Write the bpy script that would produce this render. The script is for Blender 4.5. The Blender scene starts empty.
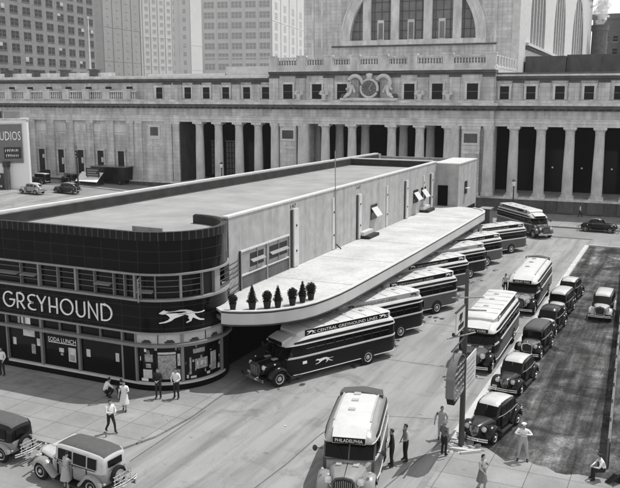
import bpy, bmesh, math, random
from mathutils import Vector, Matrix

R = math.radians
PI = math.pi
rnd = random.Random(11)
S = bpy.context.scene
COL = S.collection

# ------------------------------------------------------------------ camera, sky, sun, exposure
cd = bpy.data.cameras.new('camera')
cam = bpy.data.objects.new('camera', cd)
COL.objects.link(cam)
cam.location = (0, 0, 16.5)
cam.rotation_euler = (R(90 - 10.56), 0, R(25.0))
cd.sensor_width = 36.0
cd.lens = 46.74
cd.clip_start = 0.5
cd.clip_end = 6000
S.camera = cam

SUN_TO = Vector((0.27, 0.36, 1.0)).normalized()      # direction towards the sun
W = bpy.data.worlds.new('World')
S.world = W
W.use_nodes = True
nt = W.node_tree
bg = nt.nodes['Background']
sky = nt.nodes.new('ShaderNodeTexSky')
sky.sky_type = 'NISHITA'
sky.sun_disc = False
sky.sun_elevation = math.asin(SUN_TO.z)
sky.sun_rotation = math.atan2(SUN_TO.x, SUN_TO.y)
sky.air_density = 2.0
sky.dust_density = 0.0
bwn = nt.nodes.new('ShaderNodeRGBToBW')               # black and white film
nt.links.new(sky.outputs[0], bwn.inputs[0])
nt.links.new(bwn.outputs[0], bg.inputs[0])
bg.inputs[1].default_value = 0.128

sl = bpy.data.lights.new('sun', 'SUN')
sl.energy = 2.5
sl.angle = R(0.5)
sl.color = (1.0, 0.995, 0.985)
sun = bpy.data.objects.new('sun', sl)
COL.objects.link(sun)
sun.rotation_euler = SUN_TO.to_track_quat('Z', 'Y').to_euler()
sun.location = (40, 40, 120)

S.view_settings.view_transform = 'Standard'
S.view_settings.look = 'None'
S.view_settings.exposure = 0.74
S.view_settings.gamma = 1.0
S.view_settings.use_curve_mapping = False
S.render.engine = 'CYCLES'
S.cycles.max_bounces = 6
S.cycles.diffuse_bounces = 3
S.cycles.glossy_bounces = 3
S.cycles.transmission_bounces = 4
S.cycles.volume_bounces = 4
S.cycles.use_denoising = True
S.cycles.caustics_reflective = False
S.cycles.caustics_refractive = False


# ------------------------------------------------------------------ materials (all neutral grey)
def g4(v):
    return (v, v, v, 1.0)

MATS = {}

def mat(name, v, rough=0.7, noise=0.0, scale=2.0, spec=0.3, metal=0.0, coat=0.0, fine=0.0, fscale=30.0, stretch=None, bump=0.0):
    if name in MATS:
        return MATS[name]
    m = bpy.data.materials.new(name)
    m.use_nodes = True
    t = m.node_tree
    b = t.nodes['Principled BSDF']
    b.inputs['Base Color'].default_value = g4(v)
    b.inputs['Roughness'].default_value = rough
    b.inputs['Specular IOR Level'].default_value = spec
    b.inputs['Metallic'].default_value = metal
    b.inputs['Coat Weight'].default_value = coat
    b.inputs['Coat Roughness'].default_value = 0.08
    if noise or fine:
        tc = t.nodes.new('ShaderNodeTexCoord')
        mp = t.nodes.new('ShaderNodeMapping')
        t.links.new(tc.outputs['Object'], mp.inputs[0])
        if stretch:
            mp.inputs['Scale'].default_value = stretch
        n = t.nodes.new('ShaderNodeTexNoise')
        n.inputs['Scale'].default_value = scale
        n.inputs['Detail'].default_value = 6
        n.inputs['Roughness'].default_value = 0.62
        t.links.new(mp.outputs[0], n.inputs['Vector'])
        mr = t.nodes.new('ShaderNodeMapRange')
        mr.inputs['From Min'].default_value = 0.28
        mr.inputs['From Max'].default_value = 0.72
        mr.inputs['To Min'].default_value = v * (1 - noise)
        mr.inputs['To Max'].default_value = v * (1 + noise)
        t.links.new(n.outputs['Fac'], mr.inputs[0])
        out = mr.outputs[0]
        if fine:
            n2 = t.nodes.new('ShaderNodeTexNoise')
            n2.inputs['Scale'].default_value = fscale
            n2.inputs['Detail'].default_value = 3
            t.links.new(tc.outputs['Object'], n2.inputs['Vector'])
            mr2 = t.nodes.new('ShaderNodeMapRange')
            mr2.inputs['From Min'].default_value = 0.3
            mr2.inputs['From Max'].default_value = 0.7
            mr2.inputs['To Min'].default_value = 1 - fine
            mr2.inputs['To Max'].default_value = 1 + fine
            t.links.new(n2.outputs['Fac'], mr2.inputs[0])
            mu = t.nodes.new('ShaderNodeMath')
            mu.operation = 'MULTIPLY'
            t.links.new(out, mu.inputs[0])
            t.links.new(mr2.outputs[0], mu.inputs[1])
            out = mu.outputs[0]
            if bump:
                bp = t.nodes.new('ShaderNodeBump')
                bp.inputs['Strength'].default_value = bump
                bp.inputs['Distance'].default_value = 0.03
                t.links.new(n2.outputs['Fac'], bp.inputs['Height'])
                t.links.new(bp.outputs[0], b.inputs['Normal'])
        t.links.new(out, b.inputs['Base Color'])
    MATS[name] = m
    return m

def mat_grid(name, v, vj, w, h, joint, rough=0.7, noise=0.1, nscale=0.5, spec=0.3, offset=0.0, var=0.06, use_uv=True, axes=None, streak=0.0, coat=0.0):
    """courses / tiles / slabs: a brick pattern over UVs (metres) or object coordinates."""
    m = bpy.data.materials.new(name)
    m.use_nodes = True
    t = m.node_tree
    b = t.nodes['Principled BSDF']
    b.inputs['Roughness'].default_value = rough
    b.inputs['Specular IOR Level'].default_value = spec
    b.inputs['Coat Weight'].default_value = coat
    b.inputs['Coat Roughness'].default_value = 0.06
    tc = t.nodes.new('ShaderNodeTexCoord')
    src = tc.outputs['UV'] if use_uv else tc.outputs['Object']
    br = t.nodes.new('ShaderNodeTexBrick')
    br.offset = offset
    br.squash = 1.0
    br.inputs['Scale'].default_value = 1.0
    br.inputs['Brick Width'].default_value = w
    br.inputs['Row Height'].default_value = h
    br.inputs['Mortar Size'].default_value = joint
    br.inputs['Mortar Smooth'].default_value = 0.3
    br.inputs['Color1'].default_value = g4(v * (1 - var))
    br.inputs['Color2'].default_value = g4(v * (1 + var))
    br.inputs['Mortar'].default_value = g4(vj)
    t.links.new(src, br.inputs['Vector'])
    n = t.nodes.new('ShaderNodeTexNoise')
    n.inputs['Scale'].default_value = nscale
    n.inputs['Detail'].default_value = 7
    n.inputs['Roughness'].default_value = 0.65
    t.links.new(tc.outputs['Object'], n.inputs['Vector'])
    mr = t.nodes.new('ShaderNodeMapRange')
    mr.inputs['From Min'].default_value = 0.3
    mr.inputs['From Max'].default_value = 0.7
    mr.inputs['To Min'].default_value = 1 - noise
    mr.inputs['To Max'].default_value = 1 + noise
    t.links.new(n.outputs['Fac'], mr.inputs[0])
    mx = t.nodes.new('ShaderNodeMix')
    mx.data_type = 'RGBA'
    mx.blend_type = 'MULTIPLY'
    mx.inputs[0].default_value = 1.0
    t.links.new(br.outputs['Color'], mx.inputs[6])
    t.links.new(mr.outputs[0], mx.inputs[7])
    out = mx.outputs[2]
    if streak:
        mp = t.nodes.new('ShaderNodeMapping')
        mp.inputs['Scale'].default_value = (1.6, 1.6, 0.09)
        t.links.new(tc.outputs['Object'], mp.inputs[0])
        n3 = t.nodes.new('ShaderNodeTexNoise')
        n3.inputs['Scale'].default_value = 1.0
        n3.inputs['Detail'].default_value = 6
        t.links.new(mp.outputs[0], n3.inputs['Vector'])
        mr3 = t.nodes.new('ShaderNodeMapRange')
        mr3.inputs['From Min'].default_value = 0.35
        mr3.inputs['From Max'].default_value = 0.7
        mr3.inputs['To Min'].default_value = 1 + streak * 0.5
        mr3.inputs['To Max'].default_value = 1 - streak
        t.links.new(n3.outputs['Fac'], mr3.inputs[0])
        mx2 = t.nodes.new('ShaderNodeMix')
        mx2.data_type = 'RGBA'
        mx2.blend_type = 'MULTIPLY'
        mx2.inputs[0].default_value = 1.0
        t.links.new(out, mx2.inputs[6])
        t.links.new(mr3.outputs[0], mx2.inputs[7])
        out = mx2.outputs[2]
    t.links.new(out, b.inputs['Base Color'])
    MATS[name] = m
    return m

mat_grid('limestone', 0.50, 0.26, 1.5, 0.62, 0.016, rough=0.85, noise=0.22, nscale=0.4, offset=0.5, var=0.09, streak=0.26)
mat('stone', 0.55, 0.85, noise=0.34, scale=0.8, fine=0.08, fscale=6, stretch=(1, 1, 0.35))
mat('stone_dirt_shade', 0.095, 0.9, noise=0.35, scale=0.7, fine=0.1, fscale=5, stretch=(1, 1, 0.5))  # grimy stone, darkened further to paint shade under the cornices
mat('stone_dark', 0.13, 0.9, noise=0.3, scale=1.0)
mat('stone_pale', 0.56, 0.85, noise=0.15, scale=1.5)
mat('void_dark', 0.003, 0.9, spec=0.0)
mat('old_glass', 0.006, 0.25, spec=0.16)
mat('hall_glass', 0.16, 0.45, noise=0.25, scale=0.5, spec=0.4)
mat_grid('tile', 0.005, 0.035, 1.22, 0.62, 0.014, rough=0.13, noise=0.25, nscale=0.3, spec=0.13, var=0.25)
mat_grid('coping_tile', 0.010, 0.07, 0.42, 5.0, 0.03, rough=0.3, noise=0.2, nscale=0.5, spec=0.15, var=0.2)
mat('black_tile', 0.004, 0.35, spec=0.1)
mat_grid('plaster', 0.36, 0.31, 7.0, 50.0, 0.02, rough=0.9, noise=0.16, nscale=1.3, streak=0.15, var=0.02)
mat('white_trim', 0.52, 0.6, noise=0.1, scale=2)
mat('grey_trim', 0.24, 0.5, noise=0.15, scale=2)
mat('window_frame', 0.19, 0.45, noise=0.1, scale=3)
mat('canopy_white', 0.46, 0.85, noise=0.2, scale=0.42, fine=0.1, fscale=4)
mat('fascia', 0.46, 0.6, noise=0.08, scale=1, stretch=(1, 1, 0.2))
mat_grid('roof_gravel', 0.27, 0.225, 60.0, 3.1, 0.03, rough=0.95, noise=0.2, nscale=0.3, var=0.03)
mat('tar', 0.03, 0.9, noise=0.4, scale=1.2)
mat('coping', 0.24, 0.9, noise=0.3, scale=1.5)
mat('shop_glass', 0.004, 0.07, spec=0.2)
mat('sign_white', 0.80, 0.5)
mat('paper', 0.55, 0.8, noise=0.25, scale=4)
mat('paper_grey', 0.3, 0.8, noise=0.6, scale=7)
mat('dark_metal', 0.03, 0.45, spec=0.4)
mat('black', 0.008, 0.5)
mat('iron', 0.02, 0.6)
mat('foliage', 0.008, 0.9, noise=0.6, scale=9)
mat('pot', 0.018, 0.7)
mat('kerb', 0.46, 0.85, noise=0.18, scale=1.2)
mat('rubber', 0.008, 0.85, noise=0.2, scale=5)
mat('rim', 0.45, 0.4, metal=0.2)
mat('rim_dark', 0.07, 0.45)
mat('chrome', 0.72, 0.16, metal=1.0)
mat('lamp_glass', 0.75, 0.12, spec=0.6)
mat('paint_black', 0.006, 0.25, spec=0.25, coat=0.12, noise=0.25, scale=2)
mat('paint_dark', 0.022, 0.3, spec=0.3, coat=0.15, noise=0.15, scale=2)
mat('paint_mid', 0.13, 0.3, spec=0.45, coat=0.4, noise=0.12, scale=2)
mat('paint_grey', 0.24, 0.32, spec=0.45, coat=0.35, noise=0.1, scale=2)
mat('paint_light', 0.46, 0.35, spec=0.45, coat=0.3, noise=0.1, scale=2)
mat('bus_blue', 0.006, 0.32, spec=0.14, coat=0.05, noise=0.2, scale=1.2)
mat('bus_grey', 0.075, 0.35, spec=0.3, coat=0.15, noise=0.15, scale=1.2)
mat('bus_white', 0.52, 0.45, noise=0.08, scale=0.8, fine=0.04, fscale=5)
mat('bus_cream', 0.36, 0.5, noise=0.12, scale=0.8)
mat('fabric_roof', 0.085, 0.85, noise=0.12, scale=5)
mat('car_glass', 0.004, 0.08, spec=0.2)
mat('wood', 0.13, 0.75, noise=0.35, scale=2, stretch=(1, 1, 0.12))
mat('wood_dark', 0.03, 0.8, noise=0.4, scale=2, stretch=(1, 1, 0.12))
mat('pole', 0.055, 0.7, noise=0.4, scale=2, stretch=(1, 1, 0.15))
mat('skin', 0.30, 0.6)
mat('hair', 0.012, 0.6)
mat('cloth_white', 0.66, 0.9, noise=0.12, scale=14)
mat('cloth_light', 0.36, 0.9, noise=0.15, scale=14)
mat('cloth_mid', 0.16, 0.9, noise=0.2, scale=14)
mat('cloth_dark', 0.022, 0.9, noise=0.3, scale=14)
mat('leather', 0.012, 0.4)
mat('tarp', 0.75, 0.8, noise=0.1, scale=2)

def vol_mat(name, v, dens):
    m = bpy.data.materials.new(name)
    m.use_nodes = True
    t = m.node_tree
    t.nodes.remove(t.nodes['Principled BSDF'])
    p = t.nodes.new('ShaderNodeVolumePrincipled')
    p.inputs['Color'].default_value = g4(v)
    p.inputs['Density'].default_value = dens
    t.links.new(p.outputs[0], t.nodes['Material Output'].inputs['Volume'])
    MATS[name] = m
vol_mat('smoke_white', 0.999, 1.6)
vol_mat('smoke_dark', 0.12, 0.9)
mat_grid('hotel_brick', 0.2, 0.18, 0.9, 0.45, 0.02, rough=0.9, noise=0.18, nscale=0.05, offset=0.5, var=0.1)
mat('tower_pale', 0.55, 0.9, noise=0.08, scale=0.05)
mat('tower_grey', 0.33, 0.9, noise=0.1, scale=0.05)
mat('tower_window', 0.08, 0.4)
mat('tower_window_hazy', 0.30, 0.4)  # pale pane colour paints in the fading by distant haze
mat('hotel_window', 0.012, 0.35, spec=0.15)
mat('shade_white', 0.42, 0.8)


# ground sheets: procedural wear on world-size coordinates
def ground_mat(name, v, kind):
    m = bpy.data.materials.new(name)
    m.use_nodes = True
    t = m.node_tree
    L = t.links.new
    b = t.nodes['Principled BSDF']
    b.inputs['Roughness'].default_value = 0.9
    b.inputs['Specular IOR Level'].default_value = 0.2
    tc = t.nodes.new('ShaderNodeTexCoord')

    def noise(scale, stretch=None, detail=7, rough=0.62, dist=0.0, rot=0.0):
        src = tc.outputs['Object']
        if stretch:
            mp = t.nodes.new('ShaderNodeMapping')
            mp.inputs['Scale'].default_value = stretch
            mp.inputs['Rotation'].default_value = (0, 0, rot)
            L(src, mp.inputs[0])
            src = mp.outputs[0]
        n = t.nodes.new('ShaderNodeTexNoise')
        n.inputs['Scale'].default_value = scale
        n.inputs['Detail'].default_value = detail
        n.inputs['Roughness'].default_value = rough
        n.inputs['Distortion'].default_value = dist
        L(src, n.inputs['Vector'])
        return n.outputs['Fac']

    def rng(x, a, b_, c, d):
        mr = t.nodes.new('ShaderNodeMapRange')
        for k, q in zip(('From Min', 'From Max', 'To Min', 'To Max'), (a, b_, c, d)):
            mr.inputs[k].default_value = q
        L(x, mr.inputs[0])
        return mr.outputs[0]

    def mul(x, y):
        mm = t.nodes.new('ShaderNodeMath')
        mm.operation = 'MULTIPLY'
        for i, q in enumerate((x, y)):
            if isinstance(q, (int, float)):
                mm.inputs[i].default_value = q
            else:
                L(q, mm.inputs[i])
        return mm.outputs[0]

    if kind == 'yard':
        out = rng(noise(0.12), 0.3, 0.7, v * 0.86, v * 1.12)
        out = mul(out, rng(noise(1.0, (0.9, 0.07, 1), rot=R(-28), dist=0.5), 0.46, 0.70, 1.05, 0.70))
        out = mul(out, rng(noise(1.0, (0.8, 0.06, 1), rot=R(6), dist=0.8), 0.50, 0.70, 1.04, 0.78))
        out = mul(out, rng(noise(1.7, detail=4), 0.64, 0.72, 1.0, 0.66))     # tyre marks along the bus slots
        out = mul(out, rng(noise(0.42, dist=1.2), 0.54, 0.74, 1.0, 0.62))                         # oil stains
        out = mul(out, rng(noise(14, detail=3), 0.3, 0.7, 0.93, 1.07))
        # hairline cracks
        vo = t.nodes.new('ShaderNodeTexVoronoi')
        vo.feature = 'DISTANCE_TO_EDGE'
        vo.inputs['Scale'].default_value = 0.11
        nz = t.nodes.new('ShaderNodeTexNoise')
        nz.inputs['Scale'].default_value = 0.5
        nz.inputs['Detail'].default_value = 5
        mxv = t.nodes.new('ShaderNodeMix')
        mxv.data_type = 'VECTOR'
        mxv.inputs[0].default_value = 0.16
        L(tc.outputs['Object'], nz.inputs['Vector'])
        L(tc.outputs['Object'], mxv.inputs[4])
        sc_ = t.nodes.new('ShaderNodeVectorMath')
        sc_.operation = 'SCALE'
        sc_.inputs['Scale'].default_value = 12
        L(nz.outputs['Color'], sc_.inputs[0])
        L(sc_.outputs[0], mxv.inputs[5])
        L(mxv.outputs[1], vo.inputs['Vector'])
        out = mul(out, rng(vo.outputs['Distance'], 0.0, 0.004, 0.86, 1.0))
    elif kind == 'dirt':
        out = rng(noise(0.35, dist=0.6), 0.32, 0.7, v * 0.5, v * 1.5)
        out = mul(out, rng(noise(1.0, (1.1, 0.05, 1), rot=R(2)), 0.38, 0.66, 0.4, 1.7))       # ruts
        out = mul(out, rng(noise(1.0, (1.7, 0.22, 1), rot=R(-3), dist=1.2), 0.36, 0.68, 0.6, 1.45))
        out = mul(out, rng(noise(0.26, dist=1.4), 0.4, 0.62, 0.5, 1.7))
        out = mul(out, rng(noise(0.9, dist=0.8), 0.35, 0.65, 0.65, 1.35))
        out = mul(out, rng(noise(7, detail=4), 0.3, 0.7, 0.6, 1.4))
        sp = rng(noise(9, detail=2), 0.71, 0.77, 0.0, 0.14)
        ad = t.nodes.new('ShaderNodeMath')
        ad.operation = 'ADD'
        L(out, ad.inputs[0])
        L(sp, ad.inputs[1])
        out = ad.outputs[0]
        bp = t.nodes.new('ShaderNodeBump')
        bp.inputs['Strength'].default_value = 0.6
        bp.inputs['Distance'].default_value = 0.15
        L(noise(1.1, detail=5), bp.inputs['Height'])
        L(bp.outputs[0], b.inputs['Normal'])
    elif kind == 'walk':
        br = t.nodes.new('ShaderNodeTexBrick')
        br.offset = 0.0
        br.inputs['Scale'].default_value = 1.0
        br.inputs['Brick Width'].default_value = 1.75
        br.inputs['Row Height'].default_value = 1.55
        br.inputs['Mortar Size'].default_value = 0.018
        br.inputs['Mortar Smooth'].default_value = 0.2
        br.inputs['Color1'].default_value = g4(v * 0.93)
        br.inputs['Color2'].default_value = g4(v * 1.07)
        br.inputs['Mortar'].default_value = g4(v * 0.42)
        L(tc.outputs['Object'], br.inputs['Vector'])
        out = mul(br.outputs['Color'], rng(noise(0.5), 0.3, 0.7, 0.82, 1.16))
        out = mul(out, rng(noise(12, detail=3), 0.3, 0.7, 0.93, 1.07))
        out = mul(out, rng(noise(3.0, detail=2), 0.68, 0.74, 1.0, 0.7))
    else:
        out = rng(noise(0.15), 0.3, 0.7, v * 0.8, v * 1.2)
        out = mul(out, rng(noise(1.0, (0.12, 0.9, 1)), 0.35, 0.7, 1.1, 0.82))
        out = mul(out, rng(noise(12, detail=3), 0.3, 0.7, 0.9, 1.1))
    L(out, b.inputs['Base Color'])
    MATS[name] = m
    return m

ground_mat('yard_concrete', 0.265, 'yard')
ground_mat('dirt', 0.064, 'dirt')
ground_mat('sidewalk', 0.25, 'walk')
ground_mat('road', 0.23, 'road')
ground_mat('far_ground', 0.24, 'road')


# ------------------------------------------------------------------ mesh helpers
class MB:
    """collects shapes; build() links them as ONE mesh object"""
    def __init__(self):
        self.v, self.f, self.m, self.uv = [], [], [], {}

    def add(self, vs, fs, m=0, uvs=None):
        o = len(self.v)
        self.v += [tuple(p) for p in vs]
        for i, f in enumerate(fs):
            if uvs:
                self.uv[len(self.f)] = uvs[i]
            self.f.append([o + k for k in f])
            self.m.append(m)
        return self

    def box(self, x0, x1, y0, y1, z0, z1, m=0, top=1.0):
        cx, cy = (x0 + x1) / 2, (y0 + y1) / 2
        hx, hy = (x1 - x0) / 2, (y1 - y0) / 2
        vs = [(cx - hx, cy - hy, z0), (cx + hx, cy - hy, z0), (cx + hx, cy + hy, z0), (cx - hx, cy + hy, z0)]
        hx *= top
        hy *= top
        vs += [(cx - hx, cy - hy, z1), (cx + hx, cy - hy, z1), (cx + hx, cy + hy, z1), (cx - hx, cy + hy, z1)]
        return self.add(vs, [(3, 2, 1, 0), (4, 5, 6, 7), (0, 1, 5, 4), (1, 2, 6, 5), (2, 3, 7, 6), (3, 0, 4, 7)], m)

    def extrude(self, poly, vec, m=0):
        n = len(poly)
        a = [Vector(p) for p in poly]
        b = [p + Vector(vec) for p in a]
        fs = [list(range(n))[::-1], list(range(n, 2 * n))] + [(i, (i + 1) % n, n + (i + 1) % n, n + i) for i in range(n)]
        return self.add(a + b, fs, m)

    def loft(self, rings, m=0, caps=True, closed=True):
        n = len(rings[0])
        vs = [p for r in rings for p in r]
        fs = []
        e = n if closed else n - 1
        for k in range(len(rings) - 1):
            for i in range(e):
                j = (i + 1) % n
                fs.append((k * n + i, k * n + j, (k + 1) * n + j, (k + 1) * n + i))
        if caps and closed:
            fs.append(list(range(n))[::-1])
            fs.append([(len(rings) - 1) * n + i for i in range(n)])
        return self.add(vs, fs, m)

    def tube(self, pts, r, n=8, m=0, closed=False):
        pts = [Vector(p) for p in pts]
        rs = r if isinstance(r, (list, tuple)) else [r] * len(pts)
        rings = []
        up = Vector((0, 0, 1))
        for i, p in enumerate(pts):
            a = pts[i - 1] if (i > 0 or closed) else p
            b = pts[(i + 1) % len(pts)] if (i < len(pts) - 1 or closed) else p
            d = (b - a).normalized()
            u = up if abs(d.z) < 0.95 else Vector((1, 0, 0))
            s = d.cross(u).normalized()
            t = s.cross(d)
            rings.append([p + (s * math.cos(2 * PI * k / n) + t * math.sin(2 * PI * k / n)) * rs[i] for k in range(n)])
        if closed:
            rings.append(rings[0])
        return self.loft(rings, m, caps=not closed)

    def lathe(self, prof, o=(0, 0, 0), axis='z', n=20, m=0):
        rings = []
        for r, h in prof:
            ring = []
            for k in range(n):
                a = 2 * PI * k / n
                c, s = r * math.cos(a), r * math.sin(a)
                p = {'z': (c, s, h), 'y': (s, h, c), 'x': (h, c, s)}[axis]
                ring.append((o[0] + p[0], o[1] + p[1], o[2] + p[2]))
            rings.append(ring)
        return self.loft(rings, m)

    def ball(self, c, r, n=12, k=8, m=0, sq=(1, 1, 1), jit=0.0):
        rings = []
        for i in range(1, k):
            a = PI * i / k
            rings.append([(c[0] + sq[0] * r * math.sin(a) * math.cos(2 * PI * j / n) * (1 + rnd.uniform(-jit, jit)),
                           c[1] + sq[1] * r * math.sin(a) * math.sin(2 * PI * j / n) * (1 + rnd.uniform(-jit, jit)),
                           c[2] - sq[2] * r * math.cos(a) * (1 + rnd.uniform(-jit, jit))) for j in range(n)])
        return self.loft(rings, m)

    def bar(self, a, b, w, d=None, m=0):
        """square bar from a to b"""
        d = d or w
        a, b = Vector(a), Vector(b)
        t = (b - a).normalized()
        u = Vector((0, 0, 1)) if abs(t.z) < 0.95 else Vector((1, 0, 0))
        s = t.cross(u).normalized() * (w / 2)
        q = s.cross(t).normalized() * (d / 2)
        ring = lambda p: [p - s - q, p + s - q, p + s + q, p - s + q]
        return self.loft([ring(a), ring(b)], m)

    def quad(self, a, b, c, d, m=0):
        return self.add([a, b, c, d], [(0, 1, 2, 3)], m)

    def build(self, name, mats, parent=None, smooth=35, loc=None, rz=0.0):
        me = bpy.data.meshes.new(name)
        me.from_pydata(self.v, [], self.f)
        if not isinstance(mats, (list, tuple)):
            mats = [mats]
        for q in mats:
            me.materials.append(MATS[q])
        if len(mats) > 1:
            me.polygons.foreach_set('material_index', self.m)
        bm = bmesh.new()
        bm.from_mesh(me)
        bmesh.ops.recalc_face_normals(bm, faces=bm.faces)
        bm.to_mesh(me)
        bm.free()
        ul = me.uv_layers.new(name='UVMap')
        for p in me.polygons:                     # metre-scale box mapping; given UVs win
            g = self.uv.get(p.index)
            nx, ny, nz = abs(p.normal.x), abs(p.normal.y), abs(p.normal.z)
            for li in p.loop_indices:
                co = me.vertices[me.loops[li].vertex_index].co
                if g:
                    vi = me.loops[li].vertex_index
                    ul.data[li].uv = g[vi]
                elif nz > 0.7:
                    ul.data[li].uv = (co.x, co.y)
                elif nx > ny:
                    ul.data[li].uv = (co.y, co.z)
                else:
                    ul.data[li].uv = (co.x, co.z)
        if smooth:
            me.polygons.foreach_set('use_smooth', [True] * len(me.polygons))
            me.set_sharp_from_angle(angle=R(smooth))
        o = bpy.data.objects.new(name, me)
        COL.objects.link(o)
        if parent:
            o.parent = parent
        if loc is not None:
            o.location = loc
        o.rotation_euler.z = rz
        return o


def tag(o, label=None, cat=None, group=None, kind=None):
    for k, v in (('label', label), ('category', cat), ('group', group), ('kind', kind)):
        if v:
            o[k] = v
    return o

def thing(name, label, cat, loc=(0, 0, 0), rz=0.0, group=None):
    o = bpy.data.objects.new(name, None)
    COL.objects.link(o)
    o.empty_display_size = 0.3
    o.location = loc
    o.rotation_euler.z = rz
    return tag(o, label, cat, group)

def clone(o, loc=None, rz=None, label=None, group=None, parent=None):
    kids = list(o.children)
    c = o.copy()
    COL.objects.link(c)
    if parent:
        c.parent = parent
    if loc is not None:
        c.location = loc
    if rz is not None:
        c.rotation_euler.z = rz
    if label:
        c['label'] = label
    if group:
        c['group'] = group
    for k in kids:
        clone(k, parent=c)
    return c

def copy_part(o, loc, parent=None, rz=None):
    return clone(o, loc=loc, rz=rz, parent=parent or o.parent)

def text_mb(body, height, depth, extra=0.0):
    """text as mesh data in the xz plane, left bottom at the origin, facing -y"""
    cu = bpy.data.curves.new('t', 'FONT')
    cu.body = body
    cu.size = 1.0
    cu.extrude = 0.0
    cu.offset = extra
    cu.resolution_u = 2
    ob = bpy.data.objects.new('t', cu)
    COL.objects.link(ob)
    dg = bpy.context.evaluated_depsgraph_get()
    dg.update()
    me = bpy.data.meshes.new_from_object(ob.evaluated_get(dg))
    bpy.data.objects.remove(ob)
    xs = [v.co.x for v in me.vertices]
    x0, x1 = min(xs), max(xs)
    k = height / 0.72
    mb = MB()
    vs = [((v.co.x - x0) * k, 0.0, v.co.y * k) for v in me.vertices]
    mb.add(vs, [list(p.vertices) for p in me.polygons])
    bpy.data.meshes.remove(me)
    return mb, (x1 - x0) * k

def place_text(name, body, height, width, frame, material, parent, lift=0.012):
    """text mapped by frame(x, z, lift) -> point"""
    mb, w = text_mb(body, height, 0)
    k = width / w if width else 1.0
    mb.v = [frame(x * k, z, lift) for x, y, z in mb.v]
    return mb.build(name, material, parent, smooth=0)

# running dog outline (unit length, facing +x)
DOG = [(1.0, .60), (.93, .675), (.885, .72), (.86, .69), (.77, .655), (.66, .665), (.52, .70), (.38, .685), (.27, .63), (.215, .575), (.12, .535), (0, .53), (-.06, .56),
       (-.065, .54), (0, .508), (.12, .505), (.20, .52), (.185, .45), (.13, .36), (.05, .27), (-.05, .225), (-.045, .195), (.07, .22), (.17, .30), (.26, .39),
       (.34, .45), (.42, .515), (.50, .475), (.58, .435), (.655, .40), (.73, .31), (.85, .245), (.99, .215), (1.005, .24), (.88, .285), (.80, .34), (.755, .42), (.79, .50), (.85, .575), (.93, .565)]
DOG_LEG = [(.235, .50), (.33, .44), (.35, .36), (.31, .27), (.40, .205), (.39, .18), (.28, .24), (.255, .34), (.19, .40)]

# ------------------------------------------------------------------ ground, roads, pavements
def gh(x, y):
    a = min(1, max(0, (-55 - x) / 35)) * 1.5
    return a * min(1, max(0, (y - 70) / 22))

XS = [-3000, -600, -200, -125, -90, -72, -55, -24.5, -9, 5, 60, 200, 600, 3000]
YS = [-500, -60, 0, 27, 40, 70, 81, 92, 96, 103.6, 115, 150, 400, 1200, 4000]

def sheet(name, x0, x1, y0, y1, dz, material, thick=0.0):
    xs = sorted({x0, x1, *[x for x in XS if x0 < x < x1]})
    ys = sorted({y0, y1, *[y for y in YS if y0 < y < y1]})
    mb = MB()
    vs = [(x, y, gh(x, y) + dz) for y in ys for x in xs]
    n = len(xs)
    fs = [(j * n + i, j * n + i + 1, (j + 1) * n + i + 1, (j + 1) * n + i) for j in range(len(ys) - 1) for i in range(n - 1)]
    mb.add(vs, fs)
    if thick:
        for (pts) in ([(x, y0) for x in xs], [(x, y1) for x in xs], [(x0, y) for y in ys], [(x1, y) for y in ys]):
            for a, b in zip(pts[:-1], pts[1:]):
                za, zb = gh(*a) + dz, gh(*b) + dz
                mb.quad((*a, za), (*b, zb), (*b, zb - thick), (*a, za - thick))
    o = mb.build(name, material, smooth=0)
    return tag(o, kind='structure')

sheet('ground', -3000, 3000, -500, 4000, 0.0, 'far_ground')
sheet('road', -300, 300, 2, 27.3, 0.004, 'road')                         # street in front
sheet('yard', -24.4, -9.35, 22.0, 96, 0.008, 'yard_concrete')
sheet('side_lot', -120, -39.5, 36, 96, 0.006, 'yard_concrete')
sheet('dirt_lot', -8.95, 14, 34.3, 91.8, 0.010, 'dirt')
sheet('road', -300, 300, 96.2, 103.6, 0.012, 'road')                      # street along the station
sheet('sidewalk', -300, 300, 103.6, 116.5, 0.14, 'sidewalk', 0.16)
sheet('sidewalk', -8.95, 300, 92.0, 96.0, 0.13, 'sidewalk', 0.15)
tag(MB().extrude([(x, y, 0) for x, y in [(-200, 27.4), (-24.6, 27.4), (-23.1, 28.2), (-22.4, 30.2), (-22.15, 33), (-22.3, 35.6), (-22.45, 40), (-22.45, 86), (-26, 86), (-26, 40),
     (-30, 37.5), (-200, 37.5)]], (0, 0, 0.12)).build('sidewalk', 'sidewalk', smooth=0), kind='structure')
lotwalk = [(-9.0, 27.4), (60, 27.4), (60, 34.9), (8, 34.9)]
x = 8.0
edge = []
while x > -6.6:
    edge.append((x, 34.75 + 0.16 * math.sin(x * 1.9) + .08 * math.sin(x * 5.3) + (0.28 if -6 < x < -4.2 else 0)))
    x -= 0.45
edge += [(-6.9, 35.3), (-7.6, 35.9), (-8.2, 36.0), (-8.95, 36.6)]
tag(MB().extrude([(a, b, 0) for a, b in lotwalk + edge], (0, 0, 0.055)).build('sidewalk', 'sidewalk', smooth=0), kind='structure')
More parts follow.
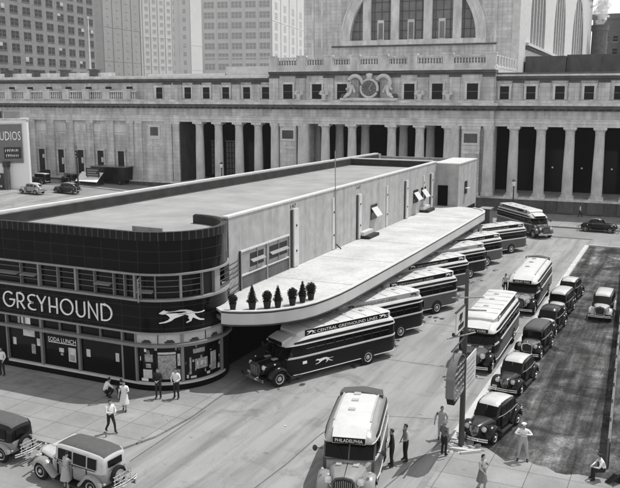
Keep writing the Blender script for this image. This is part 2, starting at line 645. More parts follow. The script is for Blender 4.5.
# kerbs
k = MB()
k.loft([[(-9.4, y, 0), (-9.38, y, .15), (-8.98, y, .15), (-8.94, y, 0)] for y in (36.0, 50, 62, 74, 86, 91.8)])
tag(k.build('kerb', 'kerb', smooth=0), kind='structure')
k = MB()
arc = [(-24.5, 91.5), (-9.3, 92.0), (-8.9, 92.0)]
tag(MB().box(-8.95, 200, 91.75, 92.02, 0, .18).build('kerb', 'kerb', smooth=0), kind='structure')
tag(MB().box(-300, 300, 103.4, 103.62, 0.0, .15).build('kerb', 'kerb', smooth=0), kind='structure') if False else None
# seams and tar lines in the yard concrete (thin sheets)
def strip(name, pts, w, z, material):
    mb = MB()
    P = [Vector((*p, z)) for p in pts]
    for i, (a, b) in enumerate(zip(P[:-1], P[1:])):
        n = (b - a).cross(Vector((0, 0, 1))).normalized() * w / 2
        mb.quad(a - n, a + n, b + n, b - n)
    return tag(mb.build(name, material, smooth=0), kind='structure')
mat('seam', 0.11, 0.9, noise=0.4, scale=3)
mat('patch', 0.2, 0.9, noise=0.3, scale=1.5)
strip('pavement_seam', [(-21.95, 27.6), (-22.0, 31), (-22.05, 34.2)], 0.07, 0.013, 'seam')
strip('pavement_seam', [(-15.6, 27.3), (-15.35, 30.5), (-15.3, 33.7), (-15.0, 37.0)], 0.06, 0.0135, 'seam')
strip('pavement_seam', [(-10.9, 28.0), (-9.6, 36.2)], 0.06, 0.014, 'seam')
strip('pavement_seam', [(-15.0, 37), (-9.5, 38.6)], 0.04, 0.0145, 'seam')
for yy in (46, 55, 64, 73, 82):
    strip('pavement_seam', [(-22, yy), (-9.5, yy + .4)], 0.04, 0.015, 'seam')
strip('gutter', [(-40, 27.1), (-25, 27.1)], 0.35, 0.016, 'seam')
strip('gutter', [(-300, 103.35), (-55, 103.35)], 0.3, 0.02, 'seam') if False else None
strip('gutter', [(-54, 103.42), (60, 103.42)], 0.36, 0.02, 'seam')
strip('gutter', [(-54, 96.4), (60, 96.4)], 0.5, 0.02, 'seam')
# loose stones in the dirt lot
st = MB()
for i in range(90):
    x, y = rnd.uniform(-8.5, -2.8), rnd.uniform(36.3, 88)
    st.ball((x, y, .02), rnd.uniform(.02, .06), 6, 4, sq=(1, 1, .6), jit=.25)
tag(st.build('loose_stones', 'coping', smooth=0), kind='stuff')
lt = MB()
r8 = random.Random(8)
for i in range(30):
    x, y = (r8.uniform(-22, -9.6), r8.uniform(27, 90)) if i < 18 else (r8.uniform(-36, -22.5), r8.uniform(27.6, 33.5))
    a = r8.uniform(0, 6.3)
    q = r8.uniform(.03, .08)
    c, s_ = math.cos(a) * q, math.sin(a) * q
    z = .03 if i < 18 else .135
    lt.add([(x + c, y + s_, z), (x - s_, y + c, z + .02), (x - c, y - s_, z), (x + s_, y - c, z + .03)], [(0, 1, 2, 3)])
tag(lt.build('litter', 'paper', smooth=0), kind='stuff')
mat('oil', 0.05, 0.5, noise=0.5, scale=4)
for i, (x, y) in enumerate([(-19.6, 40.2), (-17.4, 44.5), (-17.2, 50.0), (-16.4, 56.9), (-16.2, 63.5), (-16.4, 69.5), (-16.0, 75.6), (-11.6, 44.0), (-10.9, 57.0)]):
    m = MB()
    for j in range(5):
        n = 14
        px, py = x + r8.gauss(0, .35), y + r8.gauss(0, .5)
        rr = r8.uniform(.05, .2)
        m.add([(px + rr * r8.uniform(.6, 1.2) * math.cos(2 * PI * k / n), py + 1.5 * rr * r8.uniform(.6, 1.2) * math.sin(2 * PI * k / n), .018 + .0004 * i + .0012 * j) for k in range(n)], [list(range(n))])
    tag(m.build('oil_stain', 'oil', smooth=0), kind='structure')
# the man-hole style dark plate in the sidewalk left of the shop windows
tag(MB().box(-34.2, -31.6, 32.7, 34.4, .12, .128).build('sidewalk_grate', 'patch', smooth=0), 'dark flat hatch in the sidewalk below the soda lunch window', 'hatch')

# ------------------------------------------------------------------ bus terminal
TL = Vector((-30.5, 35.0, 0))
term = thing('bus_terminal', 'two storey bus terminal with dark tiled rounded front and long pale side wall', 'bus terminal', TL)

def tb(mb, name, mats, smooth=35, parent=None):
    """part of the terminal, given in world coordinates"""
    mb.v = [tuple(Vector(p) - TL) for p in mb.v]
    return mb.build(name, mats, parent or term, smooth=smooth)

AX, BX, CY, RAD = -37.7, -27.2, 38.5, 3.5
LF = BX - AX
STOT = LF + RAD * R(130)
def path(s, off=0.0):
    if s <= LF:
        return (AX + s, 35.0 - off)
    a = -PI / 2 + (s - LF) / RAD
    return (BX + (RAD + off) * math.cos(a), CY + (RAD + off) * math.sin(a))
def s_of_ang(deg):
    return LF + RAD * R(deg + 90)
def s_of_x(x):
    return x - AX

def ribbon(mb, s0, s1, z0, z1, o_out, o_in, m=0):
    ss = [s0]
    if s0 < LF < s1:
        ss.append(LF)
    a = max(s0, LF)
    if s1 > LF:
        n = max(1, int((s1 - a) / 0.22))
        ss += [a + (s1 - a) * i / n for i in range(1, n + 1)]
    else:
        ss.append(s1)
    vs, fs, uv = [], [], []
    for s in ss:
        po, pi = path(s, o_out), path(s, o_in)
        vs += [(*po, z0), (*po, z1), (*pi, z1), (*pi, z0)]
    base = len(mb.v)
    for i in range(len(ss) - 1):
        for q in range(4):
            r = (q + 1) % 4
            idx = (i * 4 + q, i * 4 + r, (i + 1) * 4 + r, (i + 1) * 4 + q)
            fs.append(idx)
            uv.append({base + j: (ss[j // 4], vs[j][2] if q in (0, 2) else (0.3 if q == 1 else 0) + vs[j][2]) for j in idx})
    fs += [(3, 2, 1, 0), tuple((len(ss) - 1) * 4 + j for j in range(4))]
    for c in fs[-2:]:
        uv.append({base + j: (ss[j // 4], vs[j][2]) for j in c})
    mb.add(vs, fs, m, uv)
    return mb

SG = STOT
tb(ribbon(MB(), 0, SG, 0.0, 0.46, .02, -.4), 'plinth', 'black_tile')
tb(ribbon(MB(), 0, SG, 3.50, 5.28, 0, -.35), 'tile_band', 'tile')
tb(ribbon(MB(), 0, SG, 6.85, 8.66, 0, -.35), 'tile_band', 'tile')
SW = LF + RAD * R(184)
tb(ribbon(MB(), 0, SW, 8.66, 9.12, .05, -.33), 'coping', 'coping_tile')
tb(ribbon(MB(), 0, SW, 9.12, 9.15, .055, -.20), 'coping_cap', 'coping_tile')
tb(ribbon(MB(), s_of_ang(20), SW, 8.4, 9.10, -.335, -.36), 'flashing_or_gap_shade', 'tar')
ledge = MB()
ribbon(ledge, 0, SG, 5.28, 5.40, .12, -.35)
tb(ledge, 'window_sill', 'grey_trim')
tb(ribbon(MB(), 0, SG, 6.74, 6.85, .12, -.35), 'window_head', 'grey_trim')
tb(ribbon(MB(), 0, SG, 3.40, 3.50, .10, -.35), 'shop_head', 'grey_trim')
tb(ribbon(MB(), 0, SG, 2.68, 2.84, .22, -.2), 'shop_ledge', 'window_frame')
tb(ribbon(MB(), s_of_x(-36.63), s_of_ang(8), 0.46, 0.58, .06, -.2), 'shop_sill', 'white_trim')

# shop windows: one pane each between posts
posts = [s_of_x(-36.7), s_of_x(-33.97), s_of_x(-31.14), s_of_x(-28.0), s_of_ang(-88), s_of_ang(-44), s_of_ang(4)]
tb(ribbon(MB(), 0, posts[0], .46, 3.40, 0, -.35), 'pier', 'black_tile')
tb(ribbon(MB(), posts[-1] + .05, SG, .46, 3.40, 0, -.35), 'pier', 'black_tile')
for i, (a, b) in enumerate(zip(posts[:-1], posts[1:])):
    if i == 3:
        tb(ribbon(MB(), a, b, .46, 2.68, -.02, -.35), 'pier', 'black_tile')
        tb(ribbon(MB(), a, b, 2.84, 3.40, -.15, -.3), 'transom_window', 'shop_glass')
        continue
    tb(ribbon(MB(), a, b, .58, 2.68, -.14, -.2), 'shop_window', 'shop_glass')
    if i >= 4:
        tw = tb(ribbon(MB(), a + .03, b - .03, 2.86, 3.38, -.04, -.2), 'transom_panel', 'canopy_white')
        mid = (a + b) / 2
        tb(ribbon(MB(), mid - .02, mid + .02, 2.85, 3.40, .0, -.06), 'mullion', 'dark_metal')
        for q in (.25, .74):
            c = a + (b - a) * q
            tb(ribbon(ribbon(MB(), c - .28, c + .28, 2.88, 2.98, -.02, -.06), c - .16, c + .2, 2.98, 3.06, -.02, -.06), 'emblem', 'dark_metal', parent=None)
    else:
        tw = tb(ribbon(MB(), a, b, 2.84, 3.40, -.16, -.22), 'transom_window', 'shop_glass')
        mid = (a + b) / 2
        tb(ribbon(MB(), mid - .03, mid + .03, 2.84, 3.40, -.02, -.16), 'mullion', 'window_frame')
for i, s in enumerate(posts):
    w = .11 if i in (0, 3, 4, 6) else .17
    tb(ribbon(MB(), s - w / 2, s + w / 2, .58, 2.68, .02, -.2), 'shop_post', 'window_frame')
    tb(ribbon(MB(), s - w / 2, s + w / 2, 2.84, 3.40, .02, -.2), 'shop_post', 'window_frame')

def pane_patch(s0, s1, z0, z1, m, name='card_or_light_patch', out=-.125):
    return tb(ribbon(MB(), s0, s1, z0, z1, out, out - .012), name, m)
sx = s_of_x
# paper bills, price cards and posters on the panes, plus painted light patches
pane_patch(sx(-36.35), sx(-36.1), 1.5, 1.95, 'paper')
pane_patch(sx(-34.45), sx(-34.2), 1.65, 2.1, 'paper')
pane_patch(sx(-35.6), sx(-34.9), 2.9, 3.35, 'sign_white', out=-.14)  # white patch paints the brightness of the first bay's transom
pane_patch(sx(-35.9), sx(-35.7), 2.9, 3.35, 'paper_grey', out=-.14)
pane_patch(sx(-35.5), sx(-34.6), 2.15, 2.62, 'paper')  # pale patch stands for light inside the first bay
pane_patch(sx(-34.9), sx(-34.6), 1.1, 1.7, 'paper_grey')
pane_patch(sx(-32.75), sx(-32.4), 1.5, 1.75, 'paper')
pane_patch(sx(-32.65), sx(-32.45), 1.3, 1.45, 'paper_grey')
pg = pane_patch(sx(-32.05), sx(-31.5), 1.0, 1.85, 'paper')
pane_patch(sx(-31.97), sx(-31.58), 1.08, 1.42, 'paper_grey', out=-.115)
pane_patch(sx(-30.7), sx(-30.42), 1.5, 1.95, 'paper')
pane_patch(sx(-28.6), sx(-28.35), 1.5, 2.0, 'paper')
for a0, a1, z0, z1, m in [(-80, -72, 1.75, 2.2, 'paper_grey'), (-82, -73, .8, 1.3, 'paper'), (-84, -77, .62, .78, 'sign_white'), (-79, -74, 1.4, 1.65, 'paper_grey'),
                          (-67, -50, .75, 2.15, 'paper_grey'), (-67, -50, 2.2, 2.32, 'paper'), (-48.5, -45.8, 1.5, 2.2, 'paper'), (-49, -46, .8, 1.3, 'paper_grey'),
                          (-37, -35, .9, 1.9, 'paper_grey'), (-31, -17, 1.15, 1.75, 'paper_grey'), (-29, -19, 1.35, 1.6, 'paper'), (-13, -5, .85, 1.95, 'paper_grey'),
                          (-12, -6, 1.3, 1.85, 'paper'), (-36, -30, .66, .78, 'paper'), (-18, -14, .7, .85, 'paper'), (-2, 1.5, .8, 1.05, 'paper'), (-33, -20, 2.1, 2.35, 'paper_grey')]:
    pane_patch(s_of_ang(a0), s_of_ang(a1), z0, z1, m)
r6 = random.Random(21)
for i in range(74):                                   # crowded show-window display on the curve, goods and painted reflections in the first shop window
    if i < 62:
        a = r6.uniform(-86, -47) if i % 2 else r6.uniform(-41, 1)
        w = r6.uniform(.6, 2.6)
        s0, s1 = s_of_ang(a), s_of_ang(min(a + w, -46 if i % 2 else 2))
    else:
        s0 = sx(-35.3) + r6.uniform(0, .9)
        s1 = s0 + r6.uniform(.06, .24)
    z0 = .64 + 1.9 * r6.random() ** 1.5
    pane_patch(s0, s1, z0, min(2.6, z0 + r6.uniform(.05, .24)), r6.choice(['paper', 'paper_grey', 'paper_grey', 'sign_white', 'paint_mid']), out=-.122 - .0006 * i)
# soda lunch lettering
f_soda = lambda x, z, l: (AX + sx(-33.55) + x, 35.0 + .12 - l, 2.1 + z)
o = place_text('window_lettering', 'SODA LUNCH', .27, 2.1, lambda x, z, l: tuple(Vector(f_soda(x, z, l)) - TL), 'sign_white', term)
pane_patch(sx(-33.55), sx(-31.45), 2.02, 2.06, 'sign_white')

# second-storey windows
wst = [AX + 37.7 - 37.7 - AX] and [s_of_x(v) for v in (-37.6, -35.3, -33.91, -32.48, -31.15, -29.79, -28.45, -27.7)] + [s_of_ang(v) for v in (-87, -66.8, -43.6, -21.8, -6.4)]
thick = {2, 4, 8, 10}
for i, (a, b) in enumerate(zip(wst[:-1], wst[1:])):
    glass = tb(ribbon(MB(), a, b, 5.40, 6.74, -.22, -.28), 'window', 'shop_glass')
    if i == 11:
        tb(ribbon(MB(), a + .1, b - .1, 5.40, 6.6, -.18, -.23), 'door', 'black')
        continue
    bars = MB()
    for z in (5.74, 6.07, 6.40):
        ribbon(bars, a + .03, b - .03, z - .014, z + .014, -.17, -.21)
    tb(bars, 'glazing_bars', 'window_frame')
    if i in (0, 5, 1, 8):                                    # opened hopper sashes
        sa = MB()
        z = 6.02 if i != 8 else 5.8
        for u0, u1 in (((a + .12), (b - .12)),):
            p = [path(u0, -.15), path(u1, -.15), path(u1, .22), path(u0, .22)]
            sa.loft([[(*p[0], z + .06), (*p[1], z + .06), (*p[2], z - .03), (*p[3], z - .03)], [(*p[0], z + .1), (*p[1], z + .1), (*p[2], z + .01), (*p[3], z + .01)]])
        tb(sa, 'open_sash', 'window_frame')
for i, s in enumerate(wst):
    w = .13 if i in thick else .05
    tb(ribbon(MB(), s - w / 2, s + w / 2, 5.40, 6.74, .0, -.24), 'mullion', 'grey_trim' if i in thick else 'window_frame')
# casement left open on the curve
p0, p1 = path(s_of_ang(-86), -.1), path(s_of_ang(-86), -.1)
cm = MB()
hx = Vector((math.cos(R(-62)), math.sin(R(-62)), 0))
base = Vector((*path(s_of_ang(-80), .02), 0))
for z in (5.46, 5.78, 6.1, 6.42, 6.68):
    cm.bar(base + Vector((0, 0, z)), base + hx * .95 + Vector((0, 0, z)), .05)
for q in (0, .95):
    cm.bar(base + hx * q + Vector((0, 0, 5.44)), base + hx * q + Vector((0, 0, 6.7)), .05)
tb(cm, 'open_casement', 'window_frame')
tb(ribbon(MB(), s_of_ang(-6.4), s_of_ang(2), 5.40, 6.74, 0, -.3), 'pier', 'grey_trim')
# recess with rails between the rounded front and the side wall
tb(ribbon(MB(), s_of_ang(2), SG, 5.40, 6.74, -.9, -1.1), 'pier', 'black_tile')
lou = MB()
for z in (4.75, 5.05, 5.62, 5.9, 6.2, 6.5):
    s0 = s_of_ang(2)
    pa, pb = path(s0, -.05), (-24.45, 42.2)
    lou.bar((*pa, z), (*pb, z - .05), .05)
lou.bar((-24.42, 42.2, 4.5), (-24.42, 42.2, 7.0), .09)
tb(lou, 'railing', 'dark_metal')

# the big letters: strokes in a unit cell 0.62 x 1, thick 0.11
def stroke_letter(ch):
    def arcp(cx, cy, rx, ry, a0, a1, n=18):
        return [(cx + rx * math.cos(R(a0 + (a1 - a0) * i / n)), cy + ry * math.sin(R(a0 + (a1 - a0) * i / n))) for i in range(n + 1)]
    w = .72
    D = {
        'G': (.86, [arcp(.45, .5, .42, .46, 50, 360) + [(.5, .5)]]),
        'R': (.62, [[(.06, 0), (.06, .96)], [(.06, .96), (.28, .96)] + arcp(.28, .70, .27, .26, 90, -90) + [(.06, .44)], [(.26, .44), (.58, .0)]]),
        'E': (.56, [arcp(.45, .71, .36, .25, 60, 270, 12), arcp(.45, .25, .36, .21, 90, 300, 12)]),
        'Y': (.70, [[(.03, .97), (.35, .45), (.67, .97)], [(.35, .45), (.35, 0)]]),
        'H': (.66, [[(.06, 0), (.06, .97)], [(.60, 0), (.60, .97)], [(.06, .40), (.60, .40)]]),
        'O': (.94, [arcp(.47, .5, .43, .46, 0, 360, 28)]),
        'U': (.68, [[(.06, .97), (.06, .32)] + arcp(.34, .32, .28, .29, 180, 360, 14) + [(.62, .97)]]),
        'N': (.70, [[(.06, 0), (.06, .96), (.64, .02), (.64, .97)]]),
        'D': (.80, [[(.06, .02), (.06, .96), (.26, .96)] + arcp(.26, .49, .48, .47, 90, -90, 16) + [(.06, .02)]]),
    }
    return D[ch]

def ribbon_stroke(pts, w, y0, y1):
    """flat stroke of constant width in xz, thickness y0..y1, with mitred joints"""
    mb = MB()
    P = [Vector((a, b)) for a, b in pts]
    closed = (P[0] - P[-1]).length < 1e-4
    L, Q = [], []
    n = len(P)
    for i in range(n):
        d1 = P[i] - P[i - 1] if i else (P[0] - P[-2] if closed else P[1] - P[0])
        d2 = P[i + 1] - P[i] if i < n - 1 else (P[1] - P[0] if closed else P[-1] - P[-2])
        d1.normalize(); d2.normalize()
        n1, n2 = Vector((-d1.y, d1.x)), Vector((-d2.y, d2.x))
        b = n1 + n2
        if b.length < .2:
            b = n1
        b.normalize()
        k = min(2.2, 1 / max(.35, b.dot(n1))) * w / 2
        L.append(P[i] + b * k)
        Q.append(P[i] - b * k)
    rings = [[(L[i].x, y0, L[i].y), (L[i].x, y1, L[i].y), (Q[i].x, y1, Q[i].y), (Q[i].x, y0, Q[i].y)] for i in range(n)]
    mb.loft(rings)
    return mb

word = 'GREYHOUND'
gap = .17
tot = sum(stroke_letter(c)[0] for c in word) + gap * (len(word) - 1)
x0L, x1L, zb, hh = -36.72, -28.52, 3.90, 0.98
kx = (x1L - x0L) / tot
cur = 0
for c in word:
    w, strokes = stroke_letter(c)
    lm = MB()
    for sp in strokes:
        q = ribbon_stroke([((cur + a) * kx + x0L, b * hh + zb) for a, b in sp], .082, 34.90, 34.97)
        lm.add(q.v, q.f)
    tb(lm, 'letter', 'sign_white', smooth=0)
    cur += w + gap
# running dog on the curve
def dog_mb(fn, t0, t1):
    """running dog as a thin raised emblem; fn(x, z, lift) -> point, x in 0..1"""
    from mathutils.geometry import tessellate_polygon
    mb = MB()
    for poly in (DOG, DOG_LEG):
        pts = []
        for i in range(len(poly)):
            a, b = poly[i], poly[(i + 1) % len(poly)]
            m = max(1, int(math.hypot(b[0] - a[0], b[1] - a[1]) / .06))
            pts += [(a[0] + (b[0] - a[0]) * q / m, a[1] + (b[1] - a[1]) * q / m) for q in range(m)]
        tr = tessellate_polygon([[Vector((x, z, 0)) for x, z in pts]])
        n = len(pts)
        mb.add([fn(x, z, t1) for x, z in pts] + [fn(x, z, t0) for x, z in pts], [list(f) for f in tr] + [(i, (i + 1) % n, n + (i + 1) % n, n + i) for i in range(n)])
    return mb
ang0, ang1 = -64.0, -24.0
ds = RAD * R(ang1 - ang0)
tb(dog_mb(lambda x, z, l: (*path(s_of_ang(ang1) - x * ds, l), 3.72 + z * 1.5), .01, .08), 'dog_emblem', 'sign_white', smooth=0)

# long side wall, block at the back, left and back walls, roof
XW = -24.5
tb(MB().box(XW - .35, XW, 41.0, 85.0, 4.45, 9.22), 'side_wall', 'plaster')
tb(MB().box(XW - .35, XW - .02, 41.0, 85.0, 0, 4.40), 'lower_wall', 'black_tile')
tb(MB().box(XW - .40, XW + .05, 40.9, 85.0, 9.22, 9.32), 'wall_cap', 'white_trim')
tb(MB().box(XW + .002, -22.0, 85.0, 93.0, 4.0, 9.05), 'rear_block', 'plaster')
tb(MB().box(XW - .3, -21.95, 84.95, 93.05, 9.05, 9.17), 'wall_cap', 'white_trim')
tb(MB().box(XW + .002, -22.05, 85.1, 93.0, 0, 4.0), 'lower_wall', 'black_tile')
tb(MB().box(-24.25, -23.15, 84.94, 84.998, 4.55, 6.75), 'door', 'void_dark')
rw = tb(MB().box(-21.998, -21.93, 87.6, 88.6, 5.6, 7.0), 'window', 'shop_glass')
tb(MB().box(-21.93, -21.55, 87.65, 88.55, 6.2, 6.26), 'open_sash', 'white_trim', parent=None)
XLF, XLB = -38.3, -35.1
lw = lambda y: XLF + (XLB - XLF) * (y - 35) / 49.5
mb = MB()
mb.loft([[(lw(y) , y, 0), (lw(y), y, 9.35), (lw(y) + .75, y, 9.35), (lw(y) + .75, y, 0)] for y in (35.35, 50, 66, 93.0)])
tb(mb, 'side_wall', 'coping')
mb = MB()
mb.loft([[(lw(y) + .76, y, 8.7), (lw(y) + .76, y, 9.28), (lw(y) + .80, y, 9.28), (lw(y) + .86, y, 8.7)] for y in (35.4, 50, 66, 92.2)])
tb(mb, 'flashing_or_gap_shade', 'tar')
mb = MB()
mb.loft([[(lw(y) - .04, y, 9.352), (lw(y) - .04, y, 9.42), (lw(y) + .40, y, 9.42), (lw(y) + .40, y, 9.352)] for y in (35.3, 50, 66, 93.0)])
tb(mb, 'wall_cap', 'white_trim')
tb(MB().box(lw(93) , -22.05, 93.0, 93.4, 0, 9.05), 'rear_wall', 'coping')
tb(MB().box(lw(84.5) + .8, XW - .41, 84.6, 85.0, 8.7, 9.30), 'rear_parapet', 'tar')
tb(MB().box(lw(84.5) + .8, XW - .41, 84.55, 85.05, 9.30, 9.40), 'wall_cap', 'white_trim')
rf = MB()
outline = [(lw(35.4) + .5, 35.35)] + [path(s, -.34) for s in [2, LF] + [LF + RAD * R(130) * i / 14 for i in range(1, 15)]] + [(XW - .3, 42.2), (XW - .3, 84.6), (lw(84.6) + .5, 84.6)]
rf.extrude([(*p, 8.35) for p in outline], (0, 0, .25))
tb(rf, 'roof', 'roof_gravel', smooth=0)
rf = MB()
rf.extrude([(*p, 8.45) for p in [(lw(85) + .5, 85.05), (-22.1, 85.05), (-22.1, 92.98), (lw(93) + .5, 92.98)]], (0, 0, .26))
tb(rf, 'roof', 'roof_gravel', smooth=0)
# short upstand lying on the front edge
tb(MB().box(-27.9, -25.9, 36.2, 36.32, 8.6, 9.22), 'roof_upstand', 'coping')
# thin mast at the side wall
tb(MB().tube([(XW + .08, 57.2, 4.6), (XW + .08, 57.0, 9.9), (XW + .05, 57.0, 12.2)], .035, 6), 'flag_mast', 'grey_trim')
tb(MB().tube([(XW + .1, 57.2, 4.9), (XW + .5, 57.25, 4.55)], .05, 6), 'mast_foot', 'dark_metal')

# windows in the side wall next to the rounded front
wn = tb(MB().box(XW + .001, XW + .10, 42.2, 49.0, 6.88, 6.99), 'window_head', 'white_trim')
tb(MB().box(XW + .001, XW + .10, 42.2, 49.0, 5.36, 5.47), 'window_sill', 'white_trim')
tb(MB().box(XW + .002, XW + .05, 42.25, 48.95, 4.56, 5.36), 'wall_panel', 'stone_dirt_shade')
tb(MB().box(XW + .003, XW + .04, 42.25, 48.95, 5.47, 6.88), 'window_panel', 'grey_trim')
for a, b in ((43.5, 45.3), (46.1, 48.7)):
    wd = tb(MB().box(XW + .04, XW + .055, a, b, 5.75, 6.62), 'window', 'black')
    tb(MB().loft([[(XW + .06, y, 6.2), (XW + .06, y, 6.24), (XW + .26, y, 6.10), (XW + .26, y, 6.06)] for y in (a + .03, b - .03)]), 'open_sash', 'grey_trim')
    tb(MB().box(XW + .05, XW + .09, (a + b) / 2 - .03, (a + b) / 2 + .03, 5.5, 6.85), 'mullion', 'grey_trim')
for y in (42.25, 45.7, 48.95):
    tb(MB().box(XW + .04, XW + .12, y - .06, y + .06, 4.56, 6.88), 'mullion', 'grey_trim')
# flat pilasters with a dark slot beside each
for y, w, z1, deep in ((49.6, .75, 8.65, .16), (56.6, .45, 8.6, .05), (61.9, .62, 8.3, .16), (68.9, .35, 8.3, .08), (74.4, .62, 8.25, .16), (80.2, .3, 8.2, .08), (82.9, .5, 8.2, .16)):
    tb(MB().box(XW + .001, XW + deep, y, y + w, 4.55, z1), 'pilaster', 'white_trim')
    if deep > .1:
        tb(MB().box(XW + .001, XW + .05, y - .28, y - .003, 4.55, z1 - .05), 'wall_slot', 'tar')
    for z in (5.6, 7.4):
        tb(MB().box(XW + deep, XW + deep + .05, y + w * .4, y + w * .4 + .12, z, z + .14), 'bracket', 'dark_metal')
for y, t in ((49.3, '147'), (61.6, '147')):
    place_text('painted_number', t, .28, .9, lambda x, z, l, y=y: tuple(Vector((XW + .004 + l, y + x, 8.72 + z)) - TL), 'black', term)
# tilting windows and step boxes on the canopy
for y in (65.0, 77.0, 79.6):
    tb(MB().box(XW + .002, XW + .06, y, y + 1.5, 5.7, 7.0), 'window', 'shop_glass')
    tb(MB().loft([[(XW + .07, q, 6.7), (XW + .07, q, 6.76), (XW + .60, q, 6.06), (XW + .60, q, 6.0)] for q in (y + .06, y + 1.44)]), 'open_sash', 'white_trim')
for y in (62.3, 79.2):
    bx = MB()
    bx.box(XW + .01, XW + .95, y, y + 2.4, 4.5, 4.75, 0)
    bx.box(XW + .01, XW + .45, y + .05, y + 2.3, 4.75, 5.05, 1)
    tb(bx, 'step_box', ['tar', 'white_trim'])

# canopy over the bus slots
CO = [(-23.0, 37.55), (-22.5, 37.6), (-21.9, 37.82), (-21.1, 38.25), (-20.46, 38.75), (-19.85, 39.5), (-19.3, 40.4), (-18.95, 41.4), (-18.72, 42.6), (-18.55, 44.0), (-18.45, 46.0),
      (-18.38, 50), (-18.3, 58), (-18.3, 70), (-18.35, 81.5), (-18.6, 82.8), (-19.2, 83.9), (-20.2, 84.7)]
IN = [(-21.95, 85.3), (XW + .02, 85.0), (XW + .02, 41.6), (-24.2, 40.9)] + [path(s_of_ang(a), .02) for a in (30, 20, 10, 0, -6)]
top = MB()
top.extrude([(*p, 4.36) for p in CO + IN], (0, 0, .14))
cn = tb(top, 'canopy', 'canopy_white', smooth=0)
for y in (46.5, 54.2, 61.8, 69.6, 77.4):
    tb(MB().box(-24.2, -18.55, y, y + .05, 4.5, 4.506), 'roof_seam', 'grey_trim', smooth=0, parent=cn)
fa = MB()
def inset(pts, d):
    out = []
    for i, p in enumerate(pts):
        a = Vector(pts[max(0, i - 1)]); b = Vector(pts[min(len(pts) - 1, i + 1)])
        t = (b - a).normalized()
        nrm = Vector((t.y, -t.x))
        out.append(tuple(Vector(p) + nrm * d))
    return out
def fascia(z0, z1, d0, d1, name, m):
    o1, i1 = inset(CO, d0), inset(CO, d1)
    mb = MB()
    mb.loft([[(*a, z0), (*a, z1), (*b, z1), (*b, z0)] for a, b in zip(o1, i1)])
    return tb(mb, name, m)
fascia(3.78, 4.42, .06, -.1, 'fascia', 'fascia')
fascia(4.42, 4.53, .05, -.12, 'fascia_edge', 'dark_metal')
fascia(4.53, 4.58, .09, -.16, 'fascia_cap', 'white_trim')
fascia(3.70, 3.78, .10, -.12, 'fascia_edge', 'dark_metal')
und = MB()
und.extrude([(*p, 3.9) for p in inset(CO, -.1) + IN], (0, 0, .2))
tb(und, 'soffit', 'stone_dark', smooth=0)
for y in (46, 53, 60, 67, 74, 81):
    tb(MB().tube([(-22.9, y, .12), (-22.9, y, 3.9)], .11, 10), 'canopy_column', 'grey_trim')

# clipped shrubs in pots along the canopy edge
def shrub(loc, kind, label, k=1.0):
    t = thing('potted_shrub', label, 'potted plant', loc, rnd.uniform(0, 6), 'clipped shrubs along the canopy edge')
    q = rnd.uniform(.92, 1.08)
    t.scale = (.62 * q, .64 * q, .70 * q)
    p = MB().lathe([(.0, 0), (.24, 0), (.26, .04), (.33, .52), (.37, .53), (.37, .60), (.31, .60), (.30, .54), (0, .54)], n=16)
    p.build('pot', 'pot', t)
    r2 = random.Random(int(loc[0] * 100))
    f = MB()
    if kind == 'ball':
        f.lathe([(.03, .5), (.03, .75)], n=6)
        f.ball((0, 0, .98), .37 * k, 12, 8, jit=.10)
    else:
        f.lathe([(.26, .56), (.33, .72), (.28, .95), (.18, 1.3), (.09, 1.6), (.02, 1.8)], n=12)
    n0 = len(f.v)
    for i in range(620):
        if kind == 'ball':
            a, b = r2.uniform(0, 2 * PI), math.acos(r2.uniform(-1, 1))
            d = Vector((math.sin(b) * math.cos(a), math.sin(b) * math.sin(a), math.cos(b)))
            c = Vector((0, 0, .98)) + d * .41 * k * r2.uniform(.82, 1.16)
        else:
            h = r2.random() ** 1.4
            z = .6 + 1.28 * h
            rr = (.40 * (1 - h) + .03) * r2.uniform(.7, 1.22)
            a = r2.uniform(0, 2 * PI)
            d = Vector((math.cos(a), math.sin(a), .3))
            c = Vector((rr * math.cos(a), rr * math.sin(a), z))
        u = d.cross(Vector((r2.uniform(-1, 1), r2.uniform(-1, 1), r2.uniform(-1, 1)))).normalized() * .05
        w = d.normalized() * .055
        f.add([c - u, c + u, c + w + u * .2], [(0, 1, 2)])
    f.build('foliage', 'foliage', t, smooth=0)
    return t
for (x, y, kd, lb, k_) in [(-22.55, 38.05, 'ball', 'round clipped shrub in a pot, the one beside the rounded tile front', 1.0),
                           (-21.62, 38.62, 'cone', 'tall cone shrub in a pot, standing alone between two round ones', 1.0),
                           (-20.97, 39.2, 'ball', 'round clipped shrub in a pot close beside the second cone shrub', .9),
                           (-20.5, 39.62, 'cone', 'cone shrub in a pot touching the round shrub at its left', 1.0),
                           (-19.98, 40.45, 'ball', 'round clipped shrub in a pot standing by itself past the cones', 1.0),
                           (-19.72, 41.25, 'cone', 'cone shrub in a pot touching the farthest round shrub', 1.08),
                           (-19.55, 42.05, 'ball', 'round clipped shrub in a pot, farthest along the canopy edge', 1.05)]:
    shrub((x, y, 4.5), kd, lb, k_)

hut = thing('ticket_booth', 'low grey flat roofed booth beyond the far end of the canopy', 'booth', (-20.1, 90.0, 0))
hb = MB().box(-.6, .6, -.5, 1.2, 0, 3.75)
hb.build('wall', 'stone_dirt_shade', hut)
MB().box(-.66, .66, -.56, 1.26, 3.753, 3.83).build('roof', 'coping', hut)
MB().box(-.35, .35, -.53, -.503, .2, 2.2).build('door', 'paint_dark', hut)

